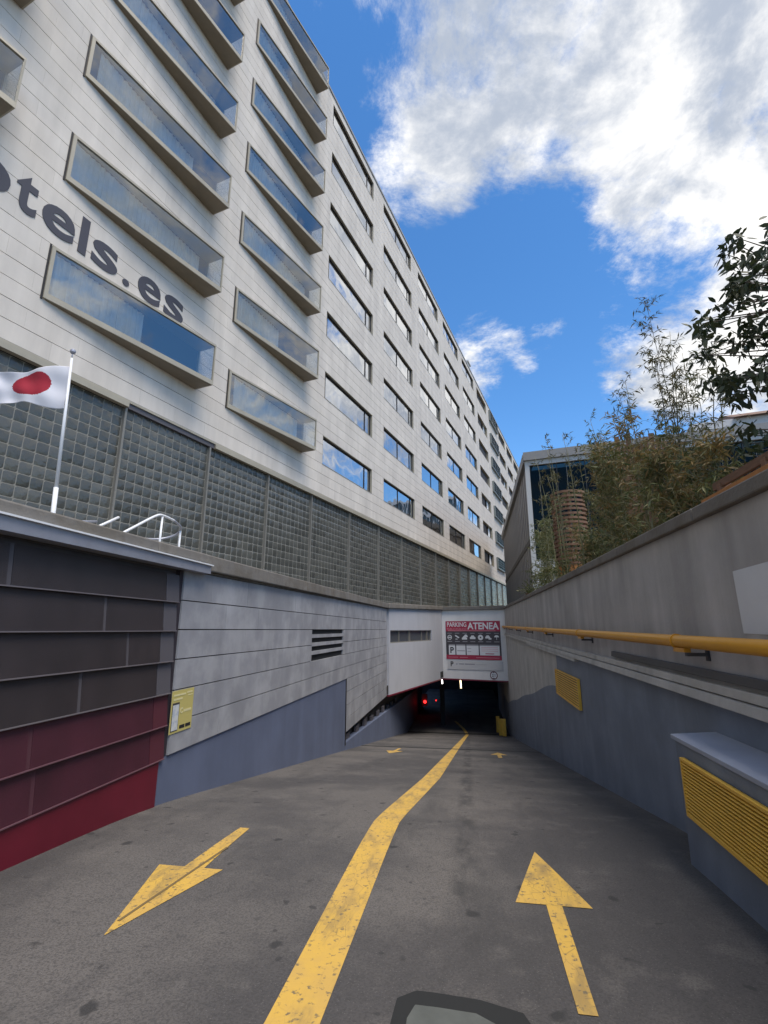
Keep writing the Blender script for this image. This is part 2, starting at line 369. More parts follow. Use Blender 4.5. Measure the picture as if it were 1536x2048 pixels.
def paint():
    m = bpy.data.materials.new('yellow_road_paint'); m.use_nodes = True; t = m.node_tree; b = t.nodes['Principled BSDF']; l = t.links.new
    geo = N(t, 'ShaderNodeNewGeometry'); mp = N(t, 'ShaderNodeMapping'); mp.inputs['Rotation'].default_value = (0, 0, R(9.3)); l(geo.outputs['Position'], mp.inputs['Vector']); vec = mp.outputs[0]
    def noise(sc, det, st=(1, 1, 1), ro=.62):
        q = N(t, 'ShaderNodeMapping'); q.inputs['Scale'].default_value = st; l(vec, q.inputs['Vector'])
        n = N(t, 'ShaderNodeTexNoise'); n.inputs['Scale'].default_value = sc; n.inputs['Detail'].default_value = det; n.inputs['Roughness'].default_value = ro; l(q.outputs[0], n.inputs['Vector']); return n.outputs['Fac']
    def mr(v, a, c, lo=0, hi=1):
        n = N(t, 'ShaderNodeMapRange', interpolation_type='SMOOTHSTEP'); l(v, n.inputs['Value'])
        n.inputs['From Min'].default_value = a; n.inputs['From Max'].default_value = c; n.inputs['To Min'].default_value = lo; n.inputs['To Max'].default_value = hi; return n.outputs[0]
    def mix(f, a, c):
        n = N(t, 'ShaderNodeMix', data_type='RGBA'); l(f, n.inputs[0])
        if isinstance(a, tuple): n.inputs[6].default_value = (*a, 1)
        else: l(a, n.inputs[6])
        n.inputs[7].default_value = (*c, 1); return n.outputs[2]
    cur = mix(mr(noise(3, 5), .35, .65), (.60, .375, .065), (.53, .335, .08))
    cur = mix(mr(noise(2.6, 8, (2.8, .8, 1)), .46, .68, 0, .75), cur, (.25, .175, .075))
    cur = mix(mr(noise(26, 6), .56, .66, 0, .85), cur, (.11, .095, .07))
    v = N(t, 'ShaderNodeTexVoronoi', feature='DISTANCE_TO_EDGE'); v.inputs['Scale'].default_value = 9; q = N(t, 'ShaderNodeMapping'); q.inputs['Scale'].default_value = (1.6, .7, 1); l(vec, q.inputs['Vector']); l(q.outputs[0], v.inputs['Vector'])
    mu = N(t, 'ShaderNodeMath', operation='MULTIPLY'); l(mr(v.outputs['Distance'], .0, .03, 1, 0), mu.inputs[0]); l(mr(noise(1.7, 3), .45, .6, 0, .55), mu.inputs[1])
    cur = mix(mu.outputs[0], cur, (.15, .11, .05))
    l(cur, b.inputs['Base Color']); b.inputs['Roughness'].default_value = .65
    bp = N(t, 'ShaderNodeBump'); bp.inputs['Strength'].default_value = .5; bp.inputs['Distance'].default_value = .005; l(noise(60, 5), bp.inputs['Height']); l(bp.outputs[0], b.inputs['Normal'])
    return m
paintm = paint()
def emit(name, col, st):
    m = bpy.data.materials.new(name); m.use_nodes = True; t = m.node_tree; t.nodes.clear()
    o = N(t, 'ShaderNodeOutputMaterial'); e = N(t, 'ShaderNodeEmission'); e.inputs['Color'].default_value = (*col, 1); e.inputs['Strength'].default_value = st; t.links.new(e.outputs[0], o.inputs['Surface']); return m
tube_on = emit('lit_tube', (1, .82, .5), 3.0)
tube_white = emit('lit_tube_white', (1, .95, .9), 3.0)
red_on = emit('lit_red_lamp', (1, .02, .02), 1.6)

def text_mesh(body, size, bold=0.0, mat_=None, extrude=.003, align='CENTER', sx=1.0):
    cu = bpy.data.curves.new('lettering', 'FONT'); cu.body = body; cu.size = size; cu.offset = bold; cu.extrude = extrude
    cu.align_x = align; cu.align_y = 'BOTTOM_BASELINE'; cu.resolution_u = 5
    ob = bpy.data.objects.new('lettering_tmp', cu); COL.objects.link(ob)
    dg = bpy.context.evaluated_depsgraph_get(); me = bpy.data.meshes.new_from_object(ob.evaluated_get(dg))
    bpy.data.objects.remove(ob); bpy.data.curves.remove(cu)
    for v in me.vertices: v.co.x *= sx
    me.materials.clear(); me.materials.append(mat_)
    return me
def basis(o, x, y):
    x = Vector(x).normalized(); y = Vector(y).normalized(); z = x.cross(y)
    m = Matrix((x, y, z)).transposed().to_4x4(); m.translation = Vector(o); return m
UP = Vector((0, 0, 1))

# ================================================================== GROUND, RAMP
mb = MB()
prof = [x * .5 for x in range(-60, 132)]
lats = [-4.6, -2.5, -1, 0, 1, 2.9]
for a, b_ in zip(prof[:-1], prof[1:]):
    for p, q in zip(lats[:-1], lats[1:]):
        mb.quad(G(a, p), G(a, q), G(b_, q), G(b_, p))
struct('ramp', mb, asph)
mb = MB(); z = -7.6
mb.quad((-1500, -1500, z), (1500, -1500, z), (1500, 1500, z), (-1500, 1500, z))
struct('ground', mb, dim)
mb = MB()
mb.quad(G(-30, -40, .0), G(-30, -4.6, .0), G(0.0, -4.6, .0), G(0.0, -40, .0)); mb.quad(G(-30, 2.9, .0), G(-30, 40, .0), G(.0, 40, .0), G(.0, 2.9, .0))
struct('street', mb, asph)
# raised terrace between ramp wall and hotel, planted bed on the right
mb = MB(); zt = .95
mb.hexa([LW(0, -.1, -1.7), LW(24.2, -.1, -1.7), F(22.2, 0, -1.7), F(-2, 0, -1.7), LW(0, -.1, zt), LW(24.2, -.1, zt), F(22.2, 0, zt), F(-2, 0, zt)])
struct('terrace', mb, paving)
mb = MB()
mb.hexa([RW(0, -.22, -1.7), RW(60, -.22, -1.7), RW(60, -60, -1.7), RW(0, -60, -1.7), RW(0, -.22, .98), RW(60, -.22, 1.3), RW(60, -60, 1.3), RW(0, -60, .98)])
struct('garden_bed', mb, soilm)

# ================================================================== HOTEL
FLOOR = 2.904; C = FLOOR / 7; Z0 = 5.195; ZW = Z0 + 3 * C; ROOF = 25.55
hotel = root('hotel_building', F(0, -6, -1.6), 'long pale stone hotel with slanted glass bay windows and ribbon windows in seven rows', 'building')
bays = [(-.48, 3.65), (4.97, 9.10), (10.30, 14.43)]
flats = [(15.9 + 6.2 * j, 15.9 + 6.2 * j + 4.75) for j in range(13)]
opens = [(a + .03, b_ - .03) for a, b_ in bays] + flats
UEND = 97.0
ncourse = int(round((25.1 - Z0) / C)) + 1
# backing wall with openings
mb = MB()
us = sorted([-1.6, UEND] + [x for o in opens for x in o])
for i in range(ncourse):
    z0 = Z0 + i * C; z1 = z0 + C
    isw = (i % 7) in (3, 4, 5) and i // 7 < 7
    for a, b_ in zip(us[:-1], us[1:]):
        if isw and any(abs(a - o[0]) < 1e-6 for o in opens): continue
        mb.quad(F(a, -.035, z0), F(b_, -.035, z0), F(b_, -.035, z1), F(a, -.035, z1))
part('wall', mb, backm, hotel)
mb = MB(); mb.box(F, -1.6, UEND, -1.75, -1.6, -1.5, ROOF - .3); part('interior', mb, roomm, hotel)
mb = MB(); mb.box(F, -1.62, UEND, -12, .045, ROOF - .03, ROOF + .10); part('roof_cap', mb, mat('roof_cap_metal', (.30, .29, .28), .5, metal=.3), hotel)
mb = MB(); mb.box(F, UEND, UEND + .3, -12, 0, -1.5, ROOF - .04); part('end_wall', mb, slabj, hotel)
mb = MB(); mb.box(F, -46, -1.61, -12, 0, -1.5, ROOF + .1); part('wing_wall', mb, slabj, hotel)  # unseen rest of the hotel, extended left to block the sun
# slabs
def proj(p):
    c, s = math.cos(R(13.65)), math.sin(R(13.65)); d = p.y * c + p.z * s
    return (768 + 968 * p.x / d, 1024 - 968 * (-p.y * s + p.z * c) / d, d) if d > .1 else (9e9, 9e9, d)
slabs = []; rng = random.Random(4)
for i in range(ncourse):
    z0 = Z0 + i * C; z1 = z0 + C
    isw = (i % 7) in (3, 4, 5) and i // 7 < 7
    segs = [(-1.6, UEND)]
    if isw:
        segs = []; cur = -1.6
        for a, b_ in sorted(opens):
            if a > cur: segs.append((cur, a))
            cur = b_
        segs.append((cur, UEND))
    for a, b_ in segs:
        W = 1.06; k = math.floor(a / W) + (.5 if i % 2 else 0) ; cut = [a]
        x = (math.floor((a - (W / 2 if i % 2 else 0)) / W) + 1) * W + (W / 2 if i % 2 else 0)
        while x < b_ - .12:
            if x > a + .12: cut.append(x)
            x += W
        cut.append(b_)
        for p, q in zip(cut[:-1], cut[1:]):
            slabs.append((p + .0007, q - .0007, z0 + .0065, z1 - .0065))
def slab_rank(sl):
    p = F((sl[0] + sl[1]) / 2, 0, (sl[2] + sl[3]) / 2); x, y, d = proj(p)
    if not (-30 < x < 1566 and -30 < y < 2078): return 0
    a = proj(F(sl[0], 0, sl[2])); b_ = proj(F(sl[1], 0, sl[2])); c = proj(F(sl[0], 0, sl[3])); 
    return abs((b_[0] - a[0]) * (c[1] - a[1]) - (b_[1] - a[1]) * (c[0] - a[0]))
slabs.sort(key=slab_rank, reverse=True)
smesh = {}
for j, (u0, u1, z0, z1) in enumerate(slabs[:300]):
    dx = rng.uniform(-.0015, .0015)
    key = round(u1 - u0, 3)
    if key not in smesh:
        m_ = MB(); w = (u1 - u0) / 2; h = (z1 - z0) / 2
        m_.box(lambda u, o, z: FD * u + FN * o + UP * z, -w, w, -.015, .015, -h, h); smesh[key] = m_.mesh('slab', slabm)
    link('slab', smesh[key], hotel, loc=F((u0 + u1) / 2, -.015 + dx, (z0 + z1) / 2))
mb = MB()
for (u0, u1, z0, z1) in slabs[300:]:
    mb.box(F, u0, u1, -.03, rng.uniform(-.0015, .0015), z0, z1)
link('slab', mb.mesh('slabs_far', slabj, F(0, 0, 0), fix=False), hotel, loc=F(0, 0, 0))['kind'] = 'stuff'

# --- window meshes in local facade coordinates (origin = lower left corner of opening, off 0)
def fl(u, o, z): return FD * u + FN * o + UP * z
HW = 3 * C
def curtain_mesh(w, h, amp=.045, n=60, seed=1, lam=.13):
    r = random.Random(seed); m = MB(); xs = [w * i / n for i in range(n + 1)]
    of = [amp * math.sin(x / lam * 2 * math.pi + r.uniform(-.6, .6)) + r.uniform(-.012, .012) for x in xs]
    for i in range(n): m.quad(fl(xs[i], of[i], 0), fl(xs[i + 1], of[i + 1], 0), fl(xs[i + 1], of[i + 1] * .8, h), fl(xs[i], of[i] * .8, h))
    me = m.mesh('curtain', curt, smooth=True)
    return me
def reveal(m, w, h, d, t=.012):
    m.box(fl, 0, t, -d, -.001, 0, h); m.box(fl, w - t, w, -d, .006, 0, h); m.box(fl, t, w - t, -d, -.001, h - t, h); m.box(fl, t, w - t, -d, .012, 0, t)
# bay
BW = 4.13; PR = .60; BT = .13; BH = 1.22
def bay_off(u): return .05 + (PR - .05) * u / BW
def bay_frame():
    m = MB()
    def wedge(z0, z1, u0=0, u1=BW, inset=0):
        m.hexa([fl(u0, -.02, z0), fl(u1, -.02, z0), fl(u1, bay_off(u1) - inset, z0), fl(u0, bay_off(u0) - inset, z0),
                fl(u0, -.02, z1), fl(u1, -.02, z1), fl(u1, bay_off(u1) - inset, z1), fl(u0, bay_off(u0) - inset, z1)])
    wedge(0, BT, inset=.0); wedge(BH - .06, BH, inset=.0)
    # left jamb post, right corner post, wall post
    m.hexa([fl(0, -.02, BT), fl(.07, -.02, BT), fl(.07, bay_off(.07), BT), fl(0, bay_off(0), BT), fl(0, -.02, BH - .06), fl(.07, -.02, BH - .06), fl(.07, bay_off(.07), BH - .06), fl(0, bay_off(0), BH - .06)])
    m.box(fl, BW - .035, BW, PR - .04, PR, BT, BH - .06); m.box(fl, BW - .035, BW, -.02, .035, BT, BH - .06)
    m.mi = 1        # soffit plate under the tray, shade on the beige put into its colour
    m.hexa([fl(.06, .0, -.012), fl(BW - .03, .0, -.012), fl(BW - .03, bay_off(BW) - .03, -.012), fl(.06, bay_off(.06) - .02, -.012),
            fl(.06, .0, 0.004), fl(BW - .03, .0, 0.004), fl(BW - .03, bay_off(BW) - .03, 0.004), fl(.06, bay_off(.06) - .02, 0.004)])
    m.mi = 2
    m.box(fl, -.035, -.001, .0, .02, -.03, BH + .03)      # dark strip standing in for the shaded gap at the hinge side
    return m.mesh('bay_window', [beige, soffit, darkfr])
BAYF = bay_frame()
m = MB(); e = .03
m.quad(fl(.06, bay_off(.06) - e, BT - .01), fl(BW - .03, PR - e, BT - .01), fl(BW - .03, PR - e, BH - .05), fl(.06, bay_off(.06) - e, BH - .05)); BAYP = m.mesh('pane', glass_bay, fix=False)
m = MB(); m.quad(fl(BW - .015, .03, BT - .01), fl(BW - .015, PR - .035, BT - .01), fl(BW - .015, PR - .035, BH - .05), fl(BW - .015, .03, BH - .05)); BAYS = m.mesh('side_pane', glass_bay, fix=False)
CURT = [curtain_mesh(w_, BH - .1, amp=.03, seed=k) for k, w_ in enumerate((3.7, 2.9, 3.5, 2.2))]
def place_bay(u, z, k):
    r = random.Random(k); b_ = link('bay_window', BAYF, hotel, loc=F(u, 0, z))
    link('pane', BAYP, b_, loc=F(u, 0, z)); link('side_pane', BAYS, b_, loc=F(u, 0, z))
    link('curtain', CURT[k % 4], b_, loc=F(u + r.choice((.12, .2, .3)), -.05, z + .03))
k = 0
for c, (u0, u1) in enumerate(bays):
    for row in range(7):
        if c == 0 and (row < 1 or row > 3): continue
        place_bay(u0, ZW + row * FLOOR - .02, k); k += 1
# flat windows
FW = 4.75; FRD = .09
def flat_frame(kind):
    m = MB(); reveal(m, FW, HW, FRD + .06, .02)
    m.mi = 1
    y0, y1 = -FRD - .05, -FRD
    def bar(a, b_, z0, z1): m.box(fl, a, b_, y0, y1, z0, z1)
    wl = .22 if kind == 'a' else .07  # wider dark left bar stands in for the shaded jamb mirrored in the glass
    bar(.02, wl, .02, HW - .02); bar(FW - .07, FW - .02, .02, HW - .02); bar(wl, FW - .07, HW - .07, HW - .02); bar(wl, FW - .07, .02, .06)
    for x in ([FW * .86] if kind in 'ae' else [FW * .47, FW * .88]): bar(x - .02, x + .02, .06, HW - .07)
    return m.mesh('window', [beige, darkfr])
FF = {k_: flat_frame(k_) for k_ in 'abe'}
m = MB(); m.quad(fl(.03, -FRD - .03, .03), fl(FW - .03, -FRD - .03, .03), fl(FW - .03, -FRD - .03, HW - .03), fl(.03, -FRD - .03, HW - .03)); FPANE = m.mesh('pane', glass_win, fix=False)
CF = [curtain_mesh(1.5, HW - .1, seed=20), curtain_mesh(2.4, HW - .1, seed=21), curtain_mesh(.8, HW - .1, n=24, seed=22)]
m = MB(); reveal(m, FW, HW, .30, .02); m.mi = 1
for q in range(12): m.box(fl, .06 + q * .385, .06 + q * .385 + .33, -.26, -.22, .03, HW - .03)
FDARK = m.mesh('window', [beige, brownm])
m = MB(); reveal(m, FW, HW, .30, .02); m.mi = 1
for q in range(7): m.box(fl, .06 + q * .385, .06 + q * .385 + .33, -.26, -.22, .03, HW - .03)
m.box(fl, FW - .08, FW - .03, -.27, -.2, .02, HW - .02); m.box(fl, FW * .7, FW * .7 + .06, -.27, -.2, .02, HW - .02)
FDARK2 = m.mesh('window', [beige, brownm])
def box_window():
    m = MB(); p = .22
    m.box(fl, 0, FW, -.02, p, -.02, .10); m.box(fl, 0, FW, -.02, p, HW - .05, HW)
    m.box(fl, 0, .05, -.02, p, .10, HW - .05); m.box(fl, FW - .05, FW, -.02, p, .10, HW - .05)
    for z in (.36, .62, .88): m.box(fl, .05, FW - .05, p - .05, p - .01, z, z + .05)
    for x in (FW / 3, 2 * FW / 3): m.box(fl, x - .02, x + .02, p - .05, p - .012, .1, HW - .05)
    return m.mesh('window', [mat('grey_green_metal', (.20, .215, .20), .45, metal=.3)])
FBOX = box_window()
m = MB(); m.quad(fl(.05, .15, .1), fl(FW - .05, .15, .1), fl(FW - .05, .15, HW - .05), fl(.05, .15, HW - .05)); BPANE = m.mesh('pane', glass_dark, fix=False)
for j, (u0, u1) in enumerate(flats):
    for row in range(7):
        z = ZW + row * FLOOR; r = random.Random(j * 31 + row)
        if j == 6 or j == 11:
            w_ = link('window', FBOX, hotel, loc=F(u0, 0, z)); link('pane', BPANE, w_, loc=F(u0, 0, z))
        elif j in (5, 7) or j > 7:
            w_ = link('window', FDARK2 if (j == 5 and row < 3) or r.random() < .3 else FDARK, hotel, loc=F(u0, 0, z))
            if w_.data == FDARK2: link('curtain', CF[2], w_, loc=F(u0 + FW - 1.05, -.28, z + .03))
        else:
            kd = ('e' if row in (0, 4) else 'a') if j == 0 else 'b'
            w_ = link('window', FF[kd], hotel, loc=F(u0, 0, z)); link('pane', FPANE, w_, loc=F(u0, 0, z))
            if r.random() < .75: link('curtain', CF[r.choice((0, 1, 0))], w_, loc=F(u0 + r.choice((.3, FW - 2.6, 1.2)), -.55, z + .03))
# string course / channel under the stone
mb = MB(); mb.box(F, -1.6, UEND, -.03, .06, 5.11, 5.17); mb.mi = 1; mb.box(F, -1.6, UEND, -.03, .02, 5.17, 5.195); mb.mi = 0; mb.box(F, -1.6, 7.1, -.03, .10, 4.985, 5.105); mb.box(F, 9.95, UEND, -.03, .09, 4.985, 5.105)
mb.mi = 2; mb.box(F, 7.1, 9.95, -.05, .03, 4.985, 5.105)
part('metal_channel', mb, [beige, darkfr, postm], hotel)
# chimney and masts on the roof
mb = MB(); mb.box(F, 44.6, 45.6, -1.4, -.3, ROOF + .1, ROOF + 1.3); mb.box(F, 44.5, 45.7, -1.5, -.2, ROOF + 1.3, ROOF + 1.45); part('chimney', mb, sunwhite, hotel)
for uu in (29.4, 57, 61):
    mb = MB(); mb.tube([F(uu, -.6, ROOF), F(uu, -.6, ROOF + .9)], .02, 6); mb.tube([F(uu - .2, -.6, ROOF + .75), F(uu + .2, -.6, ROOF + .75)], .012, 5); part('mast', mb, whitepnt, hotel)
# roof rail
mb = MB(); mb.box(F, 36, UEND, -.42, -.38, ROOF + .3, ROOF + .36)
for q in range(30): mb.box(F, 36 + q * 2, 36.05 + q * 2, -.42, -.38, ROOF + .1, ROOF + .3)
part('roof_rail', mb, darkb, hotel)

# --- lettering on the facade
lett = root('wall_lettering', F(5.9, .0, 7.95), 'large dark letters reading otels.es on the pale stone between bay windows', 'lettering')
for ch, a, b_, h in (('o', 3.36, 4.08, .66), ('t', 4.17, 4.58, .84), ('e', 4.68, 5.36, .66), ('l', 5.46, 5.64, .90), ('s', 5.76, 6.40, .66), ('.', 6.56, 6.74, .17), ('e', 6.96, 7.64, .66), ('s', 7.76, 8.40, .66)):
    me = text_mesh(ch, 1.0, .02, letm, .006)
    xs = [v.co.x for v in me.vertices]; ys = [v.co.y for v in me.vertices]
    sx = (b_ - a) / (max(xs) - min(xs)); sy = h / (max(ys) - min(ys)); x0, y0 = min(xs), min(ys)
    for v in me.vertices: v.co.x = (v.co.x - x0) * sx; v.co.y = (v.co.y - y0) * sy
    link('letter', me, lett, mw=basis(F(a, .009, 7.93), FD, UP))

# ================================================================== GLASS BLOCK WALL
gw = root('glass_block_wall', F(14, 0, .9), 'grey glass block wall with pale mullions below the hotel stone facade', 'glass wall')
mulls = [1.69, 4.395, 7.10, 9.81, 12.52, 15.22]
while mulls[-1] < 72: mulls.append(mulls[-1] + 3.13)
RH = .24; GTOP = 4.975; GBOT = .75
mb = MB(); mb.box(F, 1.0, mulls[-1], -.12, -.05, GBOT, GTOP); part('joint_grid', mb, jointm, gw)
blocks = []
for i, (a, b_) in enumerate(zip(mulls[:-1], mulls[1:])):
    n = 11 if i < 5 else 13; a += .03; b_ -= .03; cw = (b_ - a) / n
    for c in range(n):
        for r in range(16):
            blocks.append((a + (c + .5) * cw, GTOP - (r + .5) * RH, cw, i))
    m = MB(); m.box(F, mulls[i + 1] - .026, mulls[i + 1] + .026, -.06, .03, GBOT, GTOP); part('mullion', m, mullm, gw)
m = MB(); m.box(F, mulls[0] - .026, mulls[0] + .026, -.06, .03, GBOT, GTOP); part('mullion', m, mullm, gw)
def block(m, cu, cz, w, h, fr, b=.009, r=None):
    g = [[None] * 4 for _ in range(4)]; i0 = len(m.v)
    tx = r.uniform(-.004, .004) if r else 0; ty = r.uniform(-.004, .004) if r else 0
    for a, fu in enumerate((-.5, -.36, .36, .5)):
        for c, fz in enumerate((-.5, -.36, .36, .5)):
            inner = (0 < a < 3) and (0 < c < 3)
            m.v.append(fr(cu + fu * (w - .008), -.051 + (b + tx * fu * 2 + ty * fz * 2 if inner else 0), cz + fz * (h - .008)))
    for a in range(3):
        for c in range(3):
            m.f.append((i0 + a * 4 + c, i0 + (a + 1) * 4 + c, i0 + (a + 1) * 4 + c + 1, i0 + a * 4 + c + 1)); m.m.append(0)
def blk_rank(b_):
    x, y, d = proj(F(b_[0], 0, b_[1]))
    return d if (-5 < x < 1540 and y < 1130) else 1e6 + d
blocks.sort(key=blk_rank)
bm_ = {}
for q, (cu, cz, w, i) in enumerate(blocks[:300]):
    key = (round(w, 4), q % 6)
    if key not in bm_:
        m = MB(); block(m, 0, 0, w, RH, fl, r=random.Random(q)); bm_[key] = m.mesh('glass_block', blockm, smooth=True, fix=False)
    link('glass_block', bm_[key], gw, loc=F(cu, 0, cz))
mb = MB(); rr = random.Random(9)
for (cu, cz, w, i) in blocks[300:]: block(mb, cu, cz, w, RH, F, r=rr)
link('glass_block', mb.mesh('glass_blocks_far', blockm, F(20, 0, 2), smooth=True, fix=False), gw, loc=F(20, 0, 2))['kind'] = 'stuff'

# ================================================================== LEFT RAMP WALL
lw = root('stone_clad_wall', LW(15, 0, zr(15)), 'grey stone panel wall with concrete coping and blue painted base beside the ramp', 'wall')
S0, S1 = 5.97, 24.35
def ctop(s): return .77 + .0125 * (s - 5.9)
mb = MB()     # core
mb.hexa([LW(S0, -.30, -1.7), LW(S1 + .4, -.30, -1.7), LW(S1 + .4, -.055, -1.7), LW(S0, -.055, -1.7), LW(S0, -.30, ctop(S0)), LW(S1 + .4, -.30, ctop(S1)), LW(S1 + .4, -.055, ctop(S1)), LW(S0, -.055, ctop(S0))])
mb.box(LW, 15.62, S1 + .4, -.30, -.055, -3.06, -1.7)
part('wall_core', mb, asph_dark, lw)
levels = [None, .375, 0.0, -.37, -.745, -1.125, -1.50]
rng = random.Random(7)
VS0, VS1 = 11.78, 15.06
def stone(s0, s1, za, zb, sl=False):
    m = MB(); g = .007; d = rng.uniform(-.002, .002); t0, t1 = (ctop(s0), ctop(s1)) if sl else (za, za)
    m.hexa([LW(s0 + .002, -.05, zb + g), LW(s1 - .002, -.05, zb + g), LW(s1 - .002, d, zb + g), LW(s0 + .002, d, zb + g),
            LW(s0 + .002, -.05, t0 - g), LW(s1 - .002, -.05, t1 - g), LW(s1 - .002, d, t1 - g), LW(s0 + .002, d, t0 - g)])
    part('stone_panel', m, lstone, lw)
rows = [(None, .375), (.375, 0), (0, -.37), (-.37, -.745), (-.745, -1.125), (-1.125, -1.5), (-1.5, -1.89), (-1.89, -2.28), (-2.28, -2.67), (-2.67, -3.06)]
for i, (za, zb) in enumerate(rows):
    lo = S0 if i < 6 else 15.62; x = lo; first = True
    while x < S1 - .05:
        w = 1.25 if (i % 2 or not first) else .75
        y = min(x + w, S1)
        if S1 - y < .3: y = S1
        first = False
        if i in (2, 3):
            if x < VS0 < y: y = VS0
            if VS0 - .01 <= x < VS1: x = VS1; continue
        stone(x, y, za, zb, i == 0); x = y
# ventilation slots
zs = [0, -.745]; m = MB(); m.box(LW, VS0, VS1, -.26, -.25, -.745, 0); part('vent_back', m, darkfr, lw)
for q, (a, b_) in enumerate(((-.115, -.20), (-.315, -.40), (-.515, -.60))):
    m = MB(); m.box(LW, VS0, VS1, -.05, .0, b_, a); part('vent_bar', m, lstone, lw)
# coping
mb = MB()
def cop(s0, s1, o0, o1, h0, h1):
    mb.hexa([LW(s0, o0, ctop(s0) + h0), LW(s1, o0, ctop(s1) + h0), LW(s1, o1, ctop(s1) + h0), LW(s0, o1, ctop(s0) + h0),
             LW(s0, o0, ctop(s0) + h1), LW(s1, o0, ctop(s1) + h1), LW(s1, o1, ctop(s1) + h1), LW(s0, o1, ctop(s0) + h1)])
xs = [1.0, 3.1, 5.2, 6.35, 8.6, 11.0, 13.4, 16, 18.6, 21.4, 24.2]
for a, b_ in zip(xs[:-1], xs[1:]):
    mb = MB(); lo = .03 if a >= 6.3 else .13
    cop(a + .004, b_ - .004, -.42, .09 if a >= 6.3 else .10, lo, .26); bevel(part('coping_stone', mb, conc, lw), .018, 2)
mb = MB(); cop(S0, S1, -.3, .02, 0, .026); part('coping_bed', mb, conc, lw)
# blue base
mb = MB(); n = 40
for q in range(n):
    a = 5.80 + (15.60 - 5.80) * q / n; b_ = 5.80 + (15.60 - 5.80) * (q + 1) / n
    mb.quad(LW(a, -.022, zr(a) - .08), LW(b_, -.022, zr(b_) - .08), LW(b_, -.022, -1.49), LW(a, -.022, -1.49))
mb.quad(LW(5.8, -.022, -1.49), LW(15.6, -.022, -1.49), LW(15.6, -.2, -1.49), LW(5.8, -.2, -1.49))
part('blue_base', mb, bluel, lw)
mb = MB(); mb.box(LW, 15.585, 15.625, -.2, .004, -3.42, -1.49); part('corner_trim', mb, darkfr, lw)
# sloping dark strip of louvres and blue parapet further down
mb = MB()
def btop(s): return -3.36 - .047 * (s - 15.66)
for q in range(30):
    a = 15.6 + 1.0 * q; b_ = a + 1.0
    mb.hexa([LW(a, -.3, zr(a) - .2), LW(b_, -.3, zr(b_) - .2), LW(b_, -.02, zr(b_) - .2), LW(a, -.02, zr(a) - .2), LW(a, -.3, btop(a)), LW(b_, -.3, btop(b_)), LW(b_, -.02, btop(b_)), LW(a, -.02, btop(a))])
part('blue_parapet', mb, bluel, lw)
mb = MB(); mb.quad(LW(15.6, -.24, -4.6), LW(46, -.24, -4.9), LW(46, -.24, -3.0), LW(15.6, -.24, -3.0)); part('gap_back', mb, darkfr, lw)
for q in range(9):
    a = 16.2 + q * 1.5; m = MB(); m.box(LW, a, a + .5, -.2, -.12, btop(a) - .05, btop(a) + .16 + .04 * (q % 3)); part('gap_block', m, postm, lw)

# --- louvred screen
sc = root('louvre_screen', LW(4, 0, zr(4)), 'dark grey and wine red slatted mesh screen with crimson base beside the ramp', 'screen')
zl = [.70, .345, -.015, -.385, -.765, -1.135, -1.51]
SE = 5.88
wedge_m = mat('lit_wine_edge', (.14, .07, .085), .5); wend_m = mat('wine_end', (.085, .02, .03), .5); jstrip = mat('grey_strip', (.075, .068, .075), .6); mat('wine_strip', (.075, .025, .035), .6)
mb = MB(); mb.box(LW, 1.0, 5.95, -.16, -.08, -2.0, .74); part('screen_back', mb, postm, sc)
joints = [(3.42,), (4.58,), (3.30, 5.0), (4.38,), (3.9,), (4.0,)]
for i in range(6):
    top, bot = zl[i], zl[i + 1]; cuts = [1.0] + list(joints[i]) + [SE - .27]
    for a, b_ in zip(cuts[:-1], cuts[1:]):
        m = MB(); a2 = a + .022; b2 = b_ - .022
        m.hexa([LW(a2, -.02, bot), LW(b2, -.02, bot), LW(b2, .008, bot), LW(a2, .008, bot), LW(a2, -.045, top - .010), LW(b2, -.045, top - .010), LW(b2, -.022, top - .010), LW(a2, -.022, top - .010)])
        part('slat', m, meshd if i < 4 else meshr, sc)
    for a in joints[i]:
        m = MB(); m.hexa([LW(a - .02, -.02, bot), LW(a + .02, -.02, bot), LW(a + .02, .006, bot), LW(a - .02, .006, bot), LW(a - .02, -.055, top - .010), LW(a + .02, -.055, top - .010), LW(a + .02, -.024, top - .010), LW(a - .02, -.024, top - .010)])
        part('joint_strip', m, jstrip if i < 4 else MATS['wine_strip'], sc)
    m = MB(); m.hexa([LW(SE - .28, -.02, bot), LW(SE, -.02, bot), LW(SE, .006, bot), LW(SE - .28, .006, bot), LW(SE - .28, -.06, top - .010), LW(SE, -.06, top - .010), LW(SE, -.024, top - .010), LW(SE - .28, -.024, top - .010)])
    part('end_slat', m, postm if i < 4 else wend_m, sc)
    m = MB(); m.box(LW, 1.0, SE, -.02, .018, bot - .008, bot + .003); part('lit_slat_edge', m, edgem if i < 4 else wedge_m, sc)  # pale strip: the light caught by the slat edge is put into its colour
mb = MB()
for q in range(12):
    a = 1.0 + (5.795 - 1.0) * q / 12; b_ = 1.0 + (5.795 - 1.0) * (q + 1) / 12
    mb.hexa([LW(a, -.08, zr(a) - .06), LW(b_, -.08, zr(b_) - .06), LW(b_, .0, zr(b_) - .06), LW(a, .0, zr(a) - .06), LW(a, -.08, -1.525), LW(b_, -.08, -1.525), LW(b_, .0, -1.525), LW(a, .0, -1.525)])
part('base_panel', mb, crim, sc)
mb = MB(); mb.box(LW, SE + .005, 5.962, -.08, -.02, -1.5, .76); part('end_gap_strip', mb, mat('plum_gap_strip', (.03, .025, .033), .5), sc)  # dark strip painted in for the shaded gap between screen and stone
